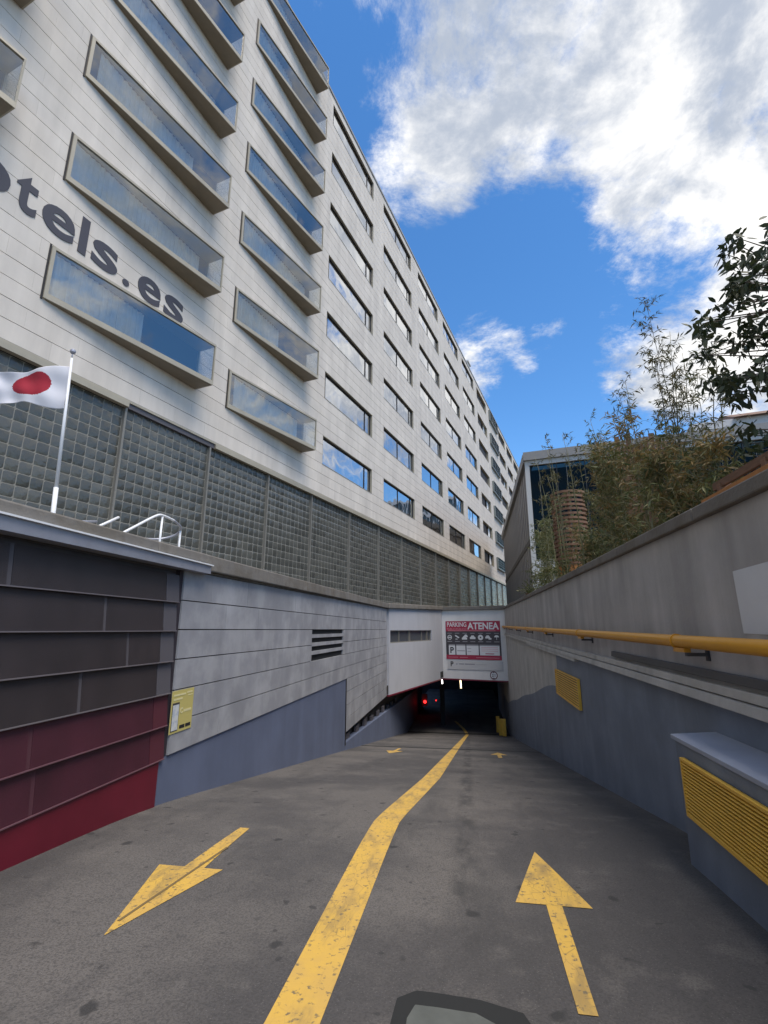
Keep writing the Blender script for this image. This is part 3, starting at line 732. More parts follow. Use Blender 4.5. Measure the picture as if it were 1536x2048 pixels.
# silver flashing over the screen
mb = MB()
mb.hexa([LW(1, -.05, .74), LW(6.42, -.05, .765), LW(6.42, .12, .765), LW(1, .12, .74), LW(1, -.05, .86), LW(6.42, -.05, .875), LW(6.42, .12, .875), LW(1, .12, .86)])
mb.mi = 1; mb.hexa([LW(1, .05, .862), LW(6.45, .05, .877), LW(6.45, .145, .877), LW(1, .145, .862), LW(1, .05, .878), LW(6.45, .05, .893), LW(6.45, .145, .893), LW(1, .145, .878)])
part('flashing', mb, [silver, whitepnt], sc)

# --- yellow poster
ps = root('poster', LW(6.18, .02, -1.26), 'faded yellow poster showing a mobile phone on the grey stone panels', 'poster')
PM = lambda s, o, z: LW(s, .006 + o, z)
m = MB(); m.box(PM, 5.93, 6.44, 0, .004, -1.26, -.755); part('sheet', m, posty, ps)
m = MB(); m.box(PM, 5.955, 6.11, .0045, .007, -1.235, -.90); part('phone_print', m, darkb, ps)
m = MB(); m.box(PM, 5.965, 6.10, .0075, .009, -1.225, -.925); part('phone_screen_print', m, mat('poster_screen', (.60, .62, .60), .5, col2=(.42, .47, .55), scale=18), ps)
for a, b_, z, h in ((5.97, 6.24, -.80, .022), (5.97, 6.17, -.85, .022), (6.27, 6.40, -.79, .02), (6.30, 6.41, -.83, .012)):
    m = MB(); m.box(PM, a, b_, .0045, .0065, z - h, z); part('print_line', m, postl, ps)
me = text_mesh('C', .09, .004, postl, .001, 'LEFT'); link('print_letter', me, ps, mw=basis(PM(6.14, .006, -1.04), LD, UP))
m = MB(); m.box(PM, 6.22, 6.40, .0045, .0065, -1.035, -1.005); part('print_line', m, postl, ps)
for a in (6.15, 6.29):
    m = MB(); m.box(PM, a, a + .12, .0045, .0065, -1.225, -1.185); part('print_badge', m, blackp, ps)

# ================================================================== ENTRANCE (white wall in hotel plane + sign wall)
en = root('entrance_wall', F(27, 0, -3), 'white rendered wall with grey strip window over the garage entrance', 'wall')
WZ = -3.03
mb = MB()
def efr(u, o, z): return F(u, .10 + o, z)
UB0, UB1, ZB0, ZB1 = 22.7, 29.3, -.66, -.04
def etop(u): return 1.02 + .026 * (u - 22.6)
mb.hexa([efr(22.55, -.3, ZB1), efr(31.6, -.3, ZB1), efr(31.6, 0, ZB1), efr(22.55, 0, ZB1), efr(22.55, -.3, etop(22.55)), efr(31.6, -.3, etop(31.6)), efr(31.6, 0, etop(31.6)), efr(22.55, 0, etop(22.55))])
mb.box(efr, 22.55, 31.6, -.3, 0, WZ, ZB0); mb.box(efr, UB1, 31.6, -.3, -.0, ZB0, ZB1); mb.box(efr, 22.55, UB0, -.3, 0, ZB0, ZB1)
part('wall_panel', mb, whitew, en)
m = MB(); m.box(efr, UB0, UB1, -.2, -.12, ZB0, ZB1); part('window_pane', m, mat('dull_dark_glass', (.07, .075, .085), .25), en)
for x in (22.7, 24.0, 25.5, 25.62, 27.6, 28.5, 28.62, 29.22):
    m = MB(); m.box(efr, x, x + .07, -.12, -.06, ZB0, ZB1); part('window_bar', m, mullm, en)
for z in (ZB0, ZB1 - .05):
    m = MB(); m.box(efr, UB0, UB1, -.118, -.05, z, z + .05); part('window_rail', m, mullm, en)
m = MB(); m.box(efr, 22.5, 31.55, -.31, .012, WZ - .07, WZ - .002); part('red_edge', m, redt, en)
for a, b_ in ((22.3, 25.3), (25.3, 28.4), (28.4, 31.6)):
    mb = MB(); mb.hexa([efr(a + .01, -.5, etop(a) + .003), efr(b_ - .01, -.5, etop(b_) + .003), efr(b_ - .01, .12, etop(b_) + .003), efr(a + .01, .12, etop(a) + .003),
             efr(a + .01, -.5, etop(a) + .25), efr(b_ - .01, -.5, etop(b_) + .25), efr(b_ - .01, .12, etop(b_) + .25), efr(a + .01, .12, etop(a) + .25)])
    bevel(part('coping_stone', mb, conc, en), .03, 2)
P1 = F(31.55, .10, 0); P2 = RW(31.75, .0, 0); P1.z = P2.z = 0
ED = (P2 - P1).normalized(); EL = (P2 - P1).length; EN = Vector((ED.y, -ED.x, 0))
def SW(a, o, z): return P1 + ED * a + EN * o + UP * z
sw = root('portal_wall', SW(2, 0, WZ), 'cream wall above the garage opening carrying the red parking board', 'wall')
mb = MB(); mb.box(SW, .0, EL + .02, -.35, 0, WZ, 1.22); part('wall_panel', mb, mat('cream_render', (.74, .72, .68), .8, var=.05, scale=1.2, streak=.06), sw)
m = MB(); m.box(SW, -.02, EL - .01, -.34, .012, WZ - .08, WZ - .002); part('red_edge', m, redt, sw)
m = MB(); m.box(SW, -.1, EL + .05, -.5, .14, 1.223, 1.47); bevel(part('coping_stone', m, conc, sw), .03, 2)

# --- parking sign
sg = root('parking_sign', SW(2, .02, -1.86), 'red and charcoal parking board with white lettering and service icons', 'sign')
def SG(a, o, z): return SW(a, .004 + o, z)
A0, A1, ZT, ZBt = .26, 3.82, .53, -1.84; HH = ZT - ZBt
def sbox(name, a0, a1, z0, z1, o0, o1, mt, par=None): m = MB(); m.box(SG, a0, a1, o0, o1, z0, z1); return part(name, m, mt, par or sg)
sbox('board', A0, A1, ZBt, ZT, 0, .02, signdk)
sbox('header_band', A0, A1, ZT - .27 * HH, ZT, .0205, .026, signred)
sbox('footer_band', A0, A1, ZBt, ZBt + .11 * HH, .0205, .026, signred)
def sgtext(body, cx, z, h, w, mt, bold=.0, o=.028, parent=None, name='lettering'):
    me = text_mesh(body, 1.0, bold, mt, .002)
    xs = [v.co.x for v in me.vertices]; ys = [v.co.y for v in me.vertices]; k = w / (max(xs) - min(xs)); kz = h / (max(ys) - min(ys)); mx, my = (max(xs) + min(xs)) / 2, min(ys)
    for v in me.vertices: v.co.x = (v.co.x - mx) * k; v.co.y = (v.co.y - my) * kz
    return link(name, me, parent or sg, mw=basis(SG(cx, o, z), ED, UP))
sgtext('PARKING', 1.01, ZT - .36, .29, 1.30, signwh, .012)
sgtext('P\u00daBLIC/P\u00daBLICO', 1.01, ZT - .56, .15, 1.30, mat('sign_pink', (.60, .25, .28), .5), .0)
sgtext('ATENEA', 2.73, ZT - .52, .43, 2.02, signwh, .03)
sbox('print_line', A0 + .15, A1 - .3, ZT - .625, ZT - .59, .0265, .028, MATS['sign_pink'])
wd = (A1 - A0) / 7
for q in range(7):
    cx = A0 + wd * (q + .5); cz = ZT - .43 * HH
    sbox('print_line', cx - .15, cx + .15, cz + .24, cz + .275, .0205, .0225, signgy); sbox('print_line', cx - .16, cx + .16, cz - .28, cz - .235, .0205, .0225, signgy)
    m = MB()
    def disc(cx_, cz_, r0, r1, n=20, o=.0225):
        for k_ in range(n):
            a, b_ = 2 * math.pi * k_ / n, 2 * math.pi * (k_ + 1) / n
            m.quad(SG(cx_ + r0 * math.cos(a), o, cz_ + r0 * math.sin(a)), SG(cx_ + r1 * math.cos(a), o, cz_ + r1 * math.sin(a)), SG(cx_ + r1 * math.cos(b_), o, cz_ + r1 * math.sin(b_)), SG(cx_ + r0 * math.cos(b_), o, cz_ + r0 * math.sin(b_)))
    def car(x, z, s):
        m.quad(*[SG(x + a * s, .0225, z + b_ * s) for a, b_ in ((-.18, -.1), (.18, -.1), (.18, .02), (.12, .04), (.08, .12), (-.08, .12), (-.12, .04), (-.18, .02))])
    if q == 0: disc(cx, cz, .11, .15); m.box(SG, cx - .1, cx + .1, .0205, .0225, cz - .03, cz + .03)
    elif q == 1: m.quad(SG(cx - .16, .0225, cz + .1), SG(cx - .1, .0225, cz + .15), SG(cx + .15, .0225, cz), SG(cx + .08, .0225, cz - .06)); m.box(SG, cx - .12, cx + .02, .0205, .0225, cz - .13, cz - .09)
    elif q == 2: car(cx - .03, cz - .04, .95); car(cx + .06, cz + .09, .7)
    elif q == 3: car(cx, cz, 1.0)
    elif q == 4: disc(cx, cz, .05, .17)
    elif q == 5: car(cx - .05, cz + .03, .85); m.box(SG, cx + .0, cx + .18, .0205, .0225, cz - .12, cz - .03)
    else:
        m.quad(*[SG(cx + .15 * math.cos(a), .0225, cz + .02 + .13 * math.sin(a)) for a in [math.pi * k_ / 8 for k_ in range(9)]]); m.box(SG, cx - .012, cx + .012, .0205, .0225, cz - .14, cz + .02)
    part('icon', m, signwh, sg)
for a, b_, ti in ((.05, .17, 0), (.19, .36, 1), (.38, .60, 2), (.62, .97, 3)):
    x0, x1 = A0 + a * (A1 - A0), A0 + b_ * (A1 - A0)
    pn = sbox('info_panel', x0, x1, ZT - .885 * HH, ZT - .645 * HH, .0205, .024, signwh)
    sbox('print_line', x0, x1, ZT - .64 * HH, ZT - .615 * HH, .0205, .0225, signgy)
    if ti == 0: sgtext('P', (x0 + x1) / 2, ZT - .845 * HH, .38, .24, blackp, .03, .0255, pn)
    elif ti == 1: sbox('print_line', x0 + .06, x1 - .04, ZT - .79 * HH, ZT - .77 * HH, .0245, .0255, signgy, pn)
    elif ti == 2:
        for z in (.71, .79): sbox('print_line', x0 + .06, x0 + .3, ZT - (z + .012) * HH, ZT - z * HH, .0245, .0255, signgy, pn)
    else:
        for z in (.68, .72, .77): sbox('print_line', x0 + .1, x1 - .1, ZT - (z + .01) * HH, ZT - z * HH, .0245, .0255, MATS['sign_pink'], pn)
        sbox('print_line', x0 + .35, x1 - .35, ZT - .855 * HH, ZT - .835 * HH, .0245, .0255, signred, pn)
for a, b_ in ((.04, .22), (.25, .40), (.55, .96)):
    sbox('print_line', A0 + a * (A1 - A0), A0 + b_ * (A1 - A0), ZBt + .045 * HH, ZBt + .06 * HH, .0265, .028, MATS['sign_pink'])
s2 = root('hotel_parking_plate', SW(2, .01, -2.5), 'pale rectangular plate with black P under the red parking board', 'sign')
m = MB(); m.box(SG, A0 + .06, A1 + .06, 0, .014, -2.46, -1.92); part('plate', m, mat('plate_pale', (.56, .55, .53), .5), s2)
m = MB(); m.box(SG, A0 + .05, A1 + .07, .0, .018, -2.475, -2.462); part('plate_rim', m, signgy, s2)
sgtext('P', A0 + .36, -2.28, .30, .19, blackp, .03, .016, s2)
for a, b_, z in ((.62, .72, -2.17), (.82, 1.15, -2.16), (1.2, 1.85, -2.16)):
    m = MB(); m.box(SG, A0 + a, A0 + b_, .0145, .016, z, z + .07); part('print_line', m, signgy, s2)
m = MB(); m.box(SG, A0 + 1.9, A0 + 2.6, .0145, .016, -2.15, -2.11); part('print_line', m, MATS['plate_pale'] if False else mat('plate_faint', (.45, .44, .43), .5), s2)
# --- round height limit sign
hs = root('height_limit_sign', SW(3.27, .01, -2.98), 'round white height limit sign with dark red ring above garage opening', 'sign')
m = MB(); c_ = (3.27, -2.74); n = 28
m.quad(*[SG(c_[0] + .19 * math.cos(2 * math.pi * k_ / n), .012, c_[1] + .19 * math.sin(2 * math.pi * k_ / n)) for k_ in range(n)]); part('disc', m, signwh, hs)
m = MB()
for k_ in range(n):
    a, b_ = 2 * math.pi * k_ / n, 2 * math.pi * (k_ + 1) / n
    pts = [(r_, an) for r_, an in ((.19, a), (.24, a), (.24, b_), (.19, b_))]
    m.hexa([SG(c_[0] + r_ * math.cos(an), .0, c_[1] + r_ * math.sin(an)) for r_, an in pts] + [SG(c_[0] + r_ * math.cos(an), .016, c_[1] + r_ * math.sin(an)) for r_, an in pts])
part('ring', m, mat('sign_dark_red', (.10, .012, .02), .5), hs)
sgtext('2', c_[0] - .06, c_[1] - .08, .17, .10, blackp, .02, .014, hs)
for dz in (.02, -.06):
    m = MB(); m.box(SG, c_[0] + .03, c_[0] + .11, .0125, .014, c_[1] + dz, c_[1] + dz + .05); part('print_line', m, signgy, hs)
for sgn in (1, -1):
    m = MB(); m.quad(SG(c_[0] - .05, .0135, c_[1] + sgn * .185), SG(c_[0] + .05, .0135, c_[1] + sgn * .185), SG(c_[0], .0135, c_[1] + sgn * .12)); part('marker', m, blackp, hs)

# ================================================================== GARAGE INTERIOR
mb = MB()
pa = F(22.4, .05, 0); pb = SW(0, -.1, 0); pc = SW(EL, -.1, 0); 
far1 = LW(62, -1, 0); far2 = RW(62, -8, 0)
def poly(z0, z1, pts):
    for p, q in zip(pts, pts[1:] + pts[:1]): mb.quad((p.x, p.y, z0), (q.x, q.y, z0), (q.x, q.y, z1), (p.x, p.y, z1))
    mb.quad(*[(p.x, p.y, z0) for p in pts]); mb.quad(*[(p.x, p.y, z1) for p in pts])
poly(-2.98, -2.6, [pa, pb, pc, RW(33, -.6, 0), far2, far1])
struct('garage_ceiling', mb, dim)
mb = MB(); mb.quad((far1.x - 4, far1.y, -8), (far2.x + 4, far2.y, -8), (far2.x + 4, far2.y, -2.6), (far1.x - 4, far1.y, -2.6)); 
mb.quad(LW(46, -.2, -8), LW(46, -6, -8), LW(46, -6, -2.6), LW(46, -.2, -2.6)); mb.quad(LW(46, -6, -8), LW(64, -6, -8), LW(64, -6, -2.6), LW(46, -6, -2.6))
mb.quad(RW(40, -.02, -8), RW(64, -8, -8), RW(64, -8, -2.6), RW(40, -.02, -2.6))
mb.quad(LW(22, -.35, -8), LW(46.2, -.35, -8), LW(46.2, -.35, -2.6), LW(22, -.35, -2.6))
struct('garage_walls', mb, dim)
col = MB(); col.box(lambda a, o, z: Vector((a, o, z)), 3.95, 4.25, 36.0, 36.3, -6.6, -2.99)
tag(link('garage_column', col.mesh('garage_column', dim)), 'dim concrete column inside the dark garage', 'column')
def tube_light(name, p, l, mt, label):
    r_ = root(name, p, label, 'lamp', 'tube lights in the garage')
    m = MB(); m.tube([p, p + Vector((.03, 0, -l))], .034, 8); part('tube', m, mt, r_)
    m = MB(); m.box(lambda a, o, z: p + Vector((a, o, z)), -.06, .06, .05, .12, -l - .05, .45); part('bracket', m, darkb, r_)
def along(x, y, d):        # place by bearing: tan of azimuth, slope, distance down the ramp
    return Vector((x * d, d, y * d))
tube_light('tube_light', Vector((3.93, 34.6, -3.20)), .36, tube_white, 'short white tube light hanging just inside the garage opening')
tube_light('tube_light', Vector((5.12, 34.2, -3.14)), .66, tube_on, 'long warm tube light hanging just inside the garage opening')
tl = root('traffic_light', Vector((3.32, 40.3, -5.75)), 'red signal lamps glowing in the dark garage', 'traffic light')
def ball(m, c, r, n=10):
    for i in range(n // 2):
        for k_ in range(n):
            def P(a, b_): th = math.pi * a / (n // 2); ph = 2 * math.pi * b_ / n; return Vector(c) + Vector((r * math.sin(th) * math.cos(ph), r * math.sin(th) * math.sin(ph), r * math.cos(th)))
            m.quad(P(i, k_), P(i + 1, k_), P(i + 1, k_ + 1), P(i, k_ + 1))
m = MB(); ball(m, (3.18, 40, -5.45), .12); part('lamp', m, red_on, tl)
m = MB(); ball(m, (4.05, 40, -5.35), .045); part('lamp', m, red_on, tl)
m = MB(); m.box(lambda a, o, z: Vector((a, o, z)), 2.95, 3.4, 40.25, 40.4, -5.8, -4.9); part('housing', m, darkb, tl)
yb = root('barrier_post', RW(32.2, .35, zr(32.2)), 'yellow barrier posts by the right wall inside the garage', 'barrier')
for q, (ss, o_) in enumerate(((31.6, .30), (32.8, .45), (34.0, .55))):
    m = MB(); z = zr(ss); m.box(RW, ss, ss + .22, o_, o_ + .22, z, z + .95); bevel(part('post', m, yellowv, yb), .02)
m = MB(); m.box(RW, 31.7, 34.1, .36, .44, zr(33) + .55, zr(33) + .75); part('rail', m, yellowv, yb)

# ================================================================== RIGHT RAMP WALL
rw = root('retaining_wall', RW(14, 0, zr(14)), 'grey plastered retaining wall with blue painted lower part and concrete ledge', 'wall')
RT = lambda s: tilt(.965, s)
mb = MB(); n = 36; ss = [0 + 46 * q / n for q in range(n + 1)]
for a, b_ in zip(ss[:-1], ss[1:]):
    za, zb = (RT(a), RT(b_)) if b_ < 32.6 else (-2.7, -2.7)
    mb.hexa([RW(a, -.35, zr(a) - .3), RW(b_, -.35, zr(b_) - .3), RW(b_, 0, zr(b_) - .3), RW(a, 0, zr(a) - .3), RW(a, -.35, za), RW(b_, -.35, zb), RW(b_, 0, zb), RW(a, 0, za)])
part('wall_core', mb, concg, rw)
xs = [0, 2.4, 4.8, 7.2, 9.6, 12, 14.4, 16.8, 19.2, 21.6, 24, 26.4, 28.8, 31.6]
for a, b_ in zip(xs[:-1], xs[1:]):
    m = MB(); a += .004; b_ -= .004
    m.hexa([RW(a, -.40, RT(a) + .002), RW(b_, -.40, RT(b_) + .002), RW(b_, .06, RT(b_) + .002), RW(a, .06, RT(a) + .002), RW(a, -.40, RT(a) + .125), RW(b_, -.40, RT(b_) + .125), RW(b_, .06, RT(b_) + .125), RW(a, .06, RT(a) + .125)])
    bevel(part('coping_stone', m, conc, rw), .015)
# blue paint layer: full height to s=13.5, then a dado two metres above the ramp
mb = MB()
def bl(s): return tilt(-.64, s) if s <= 13.45 else (zr(s) + 1.93 + .03 * math.sin(s * .9) - .12 * math.exp(-(s - 13.45) * 1.5))
ss = [q * .45 for q in range(0, 30)] + [13.45]
ss = sorted(set(round(x, 3) for x in ss if x <= 13.45)); ss2 = [13.46 + q * .5 for q in range(0, 50)]
for S_ in (ss, ss2):
    for a, b_ in zip(S_[:-1], S_[1:]): mb.quad(RW(a, .004, zr(a) - .05), RW(b_, .004, zr(b_) - .05), RW(b_, .004, bl(b_)), RW(a, .004, bl(a)))
part('blue_paint', mb, bluem, rw)
mb = MB()
ss2 = [13.46 + q * .5 for q in range(0, 37)]
for a, b_ in zip(ss2[:-1], ss2[1:]): mb.quad(RW(a, .003, bl(a)), RW(b_, .003, bl(b_)), RW(b_, .003, tilt(-.66, b_)), RW(a, .003, tilt(-.66, a)))
part('bare_concrete', mb, concp, rw)
mb = MB(); mb.quad(RW(2.9, .004, -.06), RW(4.36, .004, -.03), RW(4.37, .004, .46), RW(2.9, .004, .50)); part('paint_patch', mb, whitep, rw)
def ledge(s0, s1, z0, z1, o, mt, name):
    m = MB(); m.hexa([RW(s0, 0, tilt(z0, s0)), RW(s1, 0, tilt(z0, s1)), RW(s1, o, tilt(z0, s1)), RW(s0, o, tilt(z0, s0)), RW(s0, 0, tilt(z1, s0)), RW(s1, 0, tilt(z1, s1)), RW(s1, o * .85, tilt(z1, s1)), RW(s0, o * .85, tilt(z1, s0))])
    bevel(part(name, m, mt, rw), .008)
ledge(0, 31.6, -.635, -.555, .11, concp, 'ledge'); ledge(0, 31.6, -.545, -.47, .07, concp, 'ledge'); ledge(0, 8.1, -.435, -.36, .05, mat('dark_trunking', (.085, .085, .088), .6, var=.15), 'cable_trunking')
ledge(10.7, 19.5, -.70, -.63, .10, concp, 'ledge')
mb = MB(); mb.box(RW, 33.5, 33.7, .003, .02, -5.3, -5.0); part('switch_box', mb, blackp, rw)

# --- yellow pipe
pp = root('yellow_pipe', RW(18, .17, tilt(-.13, 18)), 'yellow gas pipe on brackets along the grey retaining wall', 'pipe')
def PC(s): return RW(s, .17, tilt(-.12, s))
m = MB(); m.tube([PC(s) for s in (0, 5, 10, 15, 20, 25, 32)], .058, 16); part('pipe_run', m, yellowp, pp, True)
for s in (1.0, 5.25, 9.6, 13.9, 18.2, 22.5, 26.8, 30.6):
    m = MB(); m.tube([PC(s - .022), PC(s + .022)], .068, 16); part('clamp', m, yellowp, pp, False)
    m = MB(); c_ = PC(s); m.box(lambda a, o, z: RW(s - .22 + a, o, c_.z + z), 0, .24, .14, .20, -.098, -.06); part('shoe', m, yellowp, pp)
    m = MB(); m.box(lambda a, o, z: RW(s - .26 + a, o, c_.z + z), 0, .05, .0, .19, -.13, -.099); m.box(lambda a, o, z: RW(s - .26 + a, o, c_.z + z), 0, .05, .0, .02, -.17, -.05); part('bracket', m, darkb, pp)

# --- yellow vent grille on the wall
def grille(name, fr, s0, s1, z0, z1, nsl, label, zf=lambda s: 0, dep=.05):
    r_ = root(name, fr((s0 + s1) / 2, 0, z0), label, 'vent')
    m = MB(); m.box(fr, s0, s1, .003, .006, z0, z1); part('back_plate', m, darkb, r_)
    t = .022
    for a, b_, c, d in ((s0, s1, z0, z0 + t), (s0, s1, z1 - t, z1), (s0, s0 + t, z0 + t, z1 - t), (s1 - t, s1, z0 + t, z1 - t)):
        m = MB(); m.box(fr, a, b_, .008, dep + .012, c, d); part('frame_bar', m, yellowv, r_)
    h = (z1 - z0 - 2 * t) / nsl
    for q in range(nsl):
        z = z0 + t + q * h; m = MB()
        m.hexa([fr(s0 + t, dep - .006, z + h * .30), fr(s1 - t, dep - .006, z + h * .30), fr(s1 - t, dep + .010, z + h * .05), fr(s0 + t, dep + .010, z + h * .05),
                fr(s0 + t, dep - .012, z + h * .50), fr(s1 - t, dep - .012, z + h * .50), fr(s1 - t, dep + .006, z + h * .40), fr(s0 + t, dep + .006, z + h * .40)])
        part('slat', m, yellowv, r_)
grille('vent_grille', lambda s, o, z: RW(s, o + .004, z), 10.75, 13.48, -1.56, -.97, 11, 'yellow slatted vent set in the blue wall beneath the concrete ledge')
# --- blue vent box
vb = root('vent_housing', RW(3, .2, zr(3)), 'blue painted concrete housing with light grey top projecting from the wall', 'vent housing')
mb = MB(); BO = .37
for q in range(10):
    a = .2 + (5.04 - .2) * q / 10; b_ = .2 + (5.04 - .2) * (q + 1) / 10
    mb.hexa([RW(a, 0.005, zr(a) - .05), RW(b_, 0.005, zr(b_) - .05), RW(b_, BO, zr(b_) - .05), RW(a, BO, zr(a) - .05), RW(a, 0.005, -.93), RW(b_, 0.005, -.93), RW(b_, BO, -.955), RW(a, BO, -.955)])
part('housing_body', mb, bluem, vb)
m = MB(); m.hexa([RW(.2, .0, -.928), RW(5.10, .0, -.928), RW(5.10, BO + .015, -.953), RW(.2, BO + .015, -.953), RW(.2, .0, -.885), RW(5.10, .0, -.885), RW(5.10, BO + .015, -.915), RW(.2, BO + .015, -.915)])
bevel(part('housing_top', m, mat('pale_grey_blue', (.30, .33, .40), .7, var=.1, scale=2), vb), .006)  # paler than the body: skylight on the top is put into the colour
grille('vent_grille', lambda s, o, z: RW(s, BO + .002 + o, z), 1.6, 4.86, -1.50, -1.055, 15, 'long yellow slatted vent on the blue projecting housing', dep=.035)

# ================================================================== ROAD MARKINGS
def strip(m, pts, dz):
    for (s0, l0, r0), (s1, l1, r1) in zip(pts[:-1], pts[1:]):
        n = max(1, int(abs(s1 - s0) / .25))
        for k_ in range(n):
            a, b_ = k_ / n, (k_ + 1) / n; f = lambda t, p, q: p + (q - p) * t
            m.quad(G(f(a, s0, s1), f(a, l0, l1), dz), G(f(a, s0, s1), f(a, r0, r1), dz), G(f(b_, s0, s1), f(b_, r0, r1), dz), G(f(b_, s0, s1), f(b_, l0, l1), dz))
def marking(name, pls, label, cat, mt=paintm, dz=.004, group=None):
    m = MB()
    for p in pls: strip(m, p, dz)
    me = m.mesh(name, mt, G(pls[0][0][0], pls[0][0][1]), fix=False)
    return tag(link(name, me, loc=G(pls[0][0][0], pls[0][0][1])), label, cat, group)
marking('centre_line', [[(1.8, -.955, -.70), (2.6, -.97, -.72), (5.75, -1.05, -.775), (9.7, -.86, -.56), (18.4, -.62, -.385), (33, -.22, -.04), (35, -.5, -.3), (38, -1.1, -.9)]], 'worn yellow centre line bending down the ramp into the garage', 'road marking')
marking('lane_arrow', [[(5.05, .53, .531), (4.0, .27, .78)], [(3.998, .475, .58), (2.88, .455, .545)]], 'clean yellow arrow in the right lane pointing down the ramp to the garage', 'road marking')
marking('lane_arrow', [[(3.09, -2.20, -2.195), (4.13, -2.52, -1.97)], [(4.132, -2.30, -2.13), (5.17, -2.31, -2.21)]], 'yellow arrow scored by a dark groove pointing up the ramp out of the garage', 'road marking')
marking('lane_arrow', [[(17.2, .86, .861), (16.2, .60, 1.10)], [(16.198, .79, .91), (15.1, .77, .88)]], 'small far yellow arrow pointing down the ramp, before the cross joint', 'road marking')
marking('lane_arrow', [[(15.1, -2.32, -2.315), (16.2, -2.58, -2.06)], [(16.202, -2.36, -2.26), (17.4, -2.36, -2.26)]], 'small far yellow arrow pointing up the ramp, before the cross joint', 'road marking')
marking('arrow_groove', [[(3.25, -2.235, -2.215), (4.6, -2.175, -2.15)]], 'dark groove scored through the yellow arrow of the outgoing lane', 'groove', mat('groove_brown', (.16, .11, .045), .9), .007)
marking('cross_joint', [[(18.05, -3.9, 2.6), (18.33, -3.9, 2.6)]], 'dark joint line crossing the whole ramp', 'joint', asph_dark, .006)
marking('drain_channel', [[(32.6, -3.9, 3.0), (33.4, -3.9, 3.0)]], 'dark drain channel across the foot of the ramp', 'drain', asph_dark, .006)
marking('road_patch', [[(2.3, -.42, .40), (2.84, -.40, .20), (2.90, -.33, .0), (2.915, -.31, -.22)]], 'black tar edged patch in the ramp asphalt', 'patch', asph_dark, .003)
marking('road_cover', [[(2.2, -.33, .22), (2.70, -.335, .12), (2.79, -.31, -.02), (2.80, -.305, -.2)]], 'pale grey cover plate inside the black tar patch', 'cover', mat('cover_grey', (.085, .092, .084), .8, var=.15, scale=9), .007)

# ================================================================== FLAG, POLE, TERRACE RAIL
fp = root('flagpole', LW(6.25, -2.4, .95), 'thin white flagpole with ball top on the terrace before glass blocks', 'flagpole')
pb0, pt0 = LW(6.27, -2.4, .95), LW(6.10, -2.4, 4.22)
m = MB(); m.tube([pb0, pb0.lerp(pt0, .35)], .034, 10); part('pole_base', m, whitepnt, fp, True)
m = MB(); m.tube([pb0.lerp(pt0, .35), pt0], [.027, .019], 10); part('pole', m, whitepnt, fp, True)
m = MB(); m.tube([pt0, pt0 + UP * .09], .01, 6); ball(m, pt0 + UP * .12, .045); part('finial', m, silver, fp, True)
m = MB(); NX, NZ = 100, 64; HZ, WX = .72, 1.45
ftop = pb0.lerp(pt0, .955)
def flagp(a, b_):
    w = .07 * math.sin(a * 8.5 - b_ * 1.6) * a ** .5 + .022 * math.sin(a * 20 + b_ * 5) * a + .012 * math.sin(b_ * 9 + a * 4)
    shrink = 1 - .36 * a + .05 * math.sin(a * 8)
    return ftop + Vector((-1, .10, 0)) * (a * WX * .97) + Vector((.1, -1, 0)) * w + UP * (-.03 * a + .02 * math.sin(a * 6) - b_ * HZ * shrink)
for i in range(NX):
    for k_ in range(NZ):
        a, b_ = (i + .5) / NX, (k_ + .5) / NZ
        m.mi = 1 if ((a - .45) * WX / .37) ** 2 + ((b_ - .44) * HZ / .25) ** 2 < 1 else 0
        m.quad(flagp(i / NX, k_ / NZ), flagp((i + 1) / NX, k_ / NZ), flagp((i + 1) / NX, (k_ + 1) / NZ), flagp(i / NX, (k_ + 1) / NZ))
me = m.mesh('flag', [mat('flag_white', (.66, .66, .70), .8), mat('flag_red', (.33, .012, .03), .8)], ftop, smooth=True, fix=False)
bmx = bmesh.new(); bmx.from_mesh(me); bmesh.ops.remove_doubles(bmx, verts=bmx.verts, dist=.0005); bmx.to_mesh(me); bmx.free()
fo = link('flag', me, loc=ftop); tag(fo, 'white flag with red disc waving from the white pole', 'flag')
sm = fo.modifiers.new('thick', 'SOLIDIFY'); sm.thickness = .003
hr = root('handrail', LW(7.4, -1.4, .95), 'white and grey tubular handrail loop on the terrace edge', 'handrail')
def smooth(pts, n=6):
    out = []; P = [pts[0]] + pts + [pts[-1]]
    for i in range(1, len(P) - 2):
        for k_ in range(n):
            t = k_ / n; a, b_, c, d = P[i - 1], P[i], P[i + 1], P[i + 2]
            out.append(.5 * ((2 * b_) + (c - a) * t + (2 * a - 5 * b_ + 4 * c - d) * t * t + (3 * b_ - a - 3 * c + d) * t ** 3))
    return out + [pts[-1]]
m = MB(); m.tube(smooth([LW(6.2, -1.4, 1.24), LW(6.75, -1.4, 1.57), LW(7.25, -1.4, 1.86), LW(7.45, -1.4, 1.905), LW(7.8, -1.42, 1.90)]), .021, 8); part('rail', m, whitepnt, hr, True)
m = MB(); m.tube(smooth([LW(7.8, -1.42, 1.90), LW(8.1, -1.46, 1.83), LW(8.2, -1.62, 1.72), LW(8.05, -1.85, 1.62), LW(7.7, -2.0, 1.58), LW(7.2, -2.05, 1.56)]), .021, 8); part('rail', m, silver, hr, True)
for s_, o_, zt_ in ((7.42, -1.4, 1.89), (8.16, -1.5, 1.80)):
    m = MB(); m.tube([LW(s_, o_, .95), LW(s_, o_, zt_)], .019, 8); part('post', m, whitepnt, hr, True)
hr2 = root('handrail', LW(5.9, -1.4, .95), 'short white handrail end beside the flagpole', 'handrail')
m = MB(); m.tube([LW(5.9, -1.4, 1.36), LW(6.36, -1.4, 1.63)], .02, 8); part('rail', m, whitepnt, hr2, True)
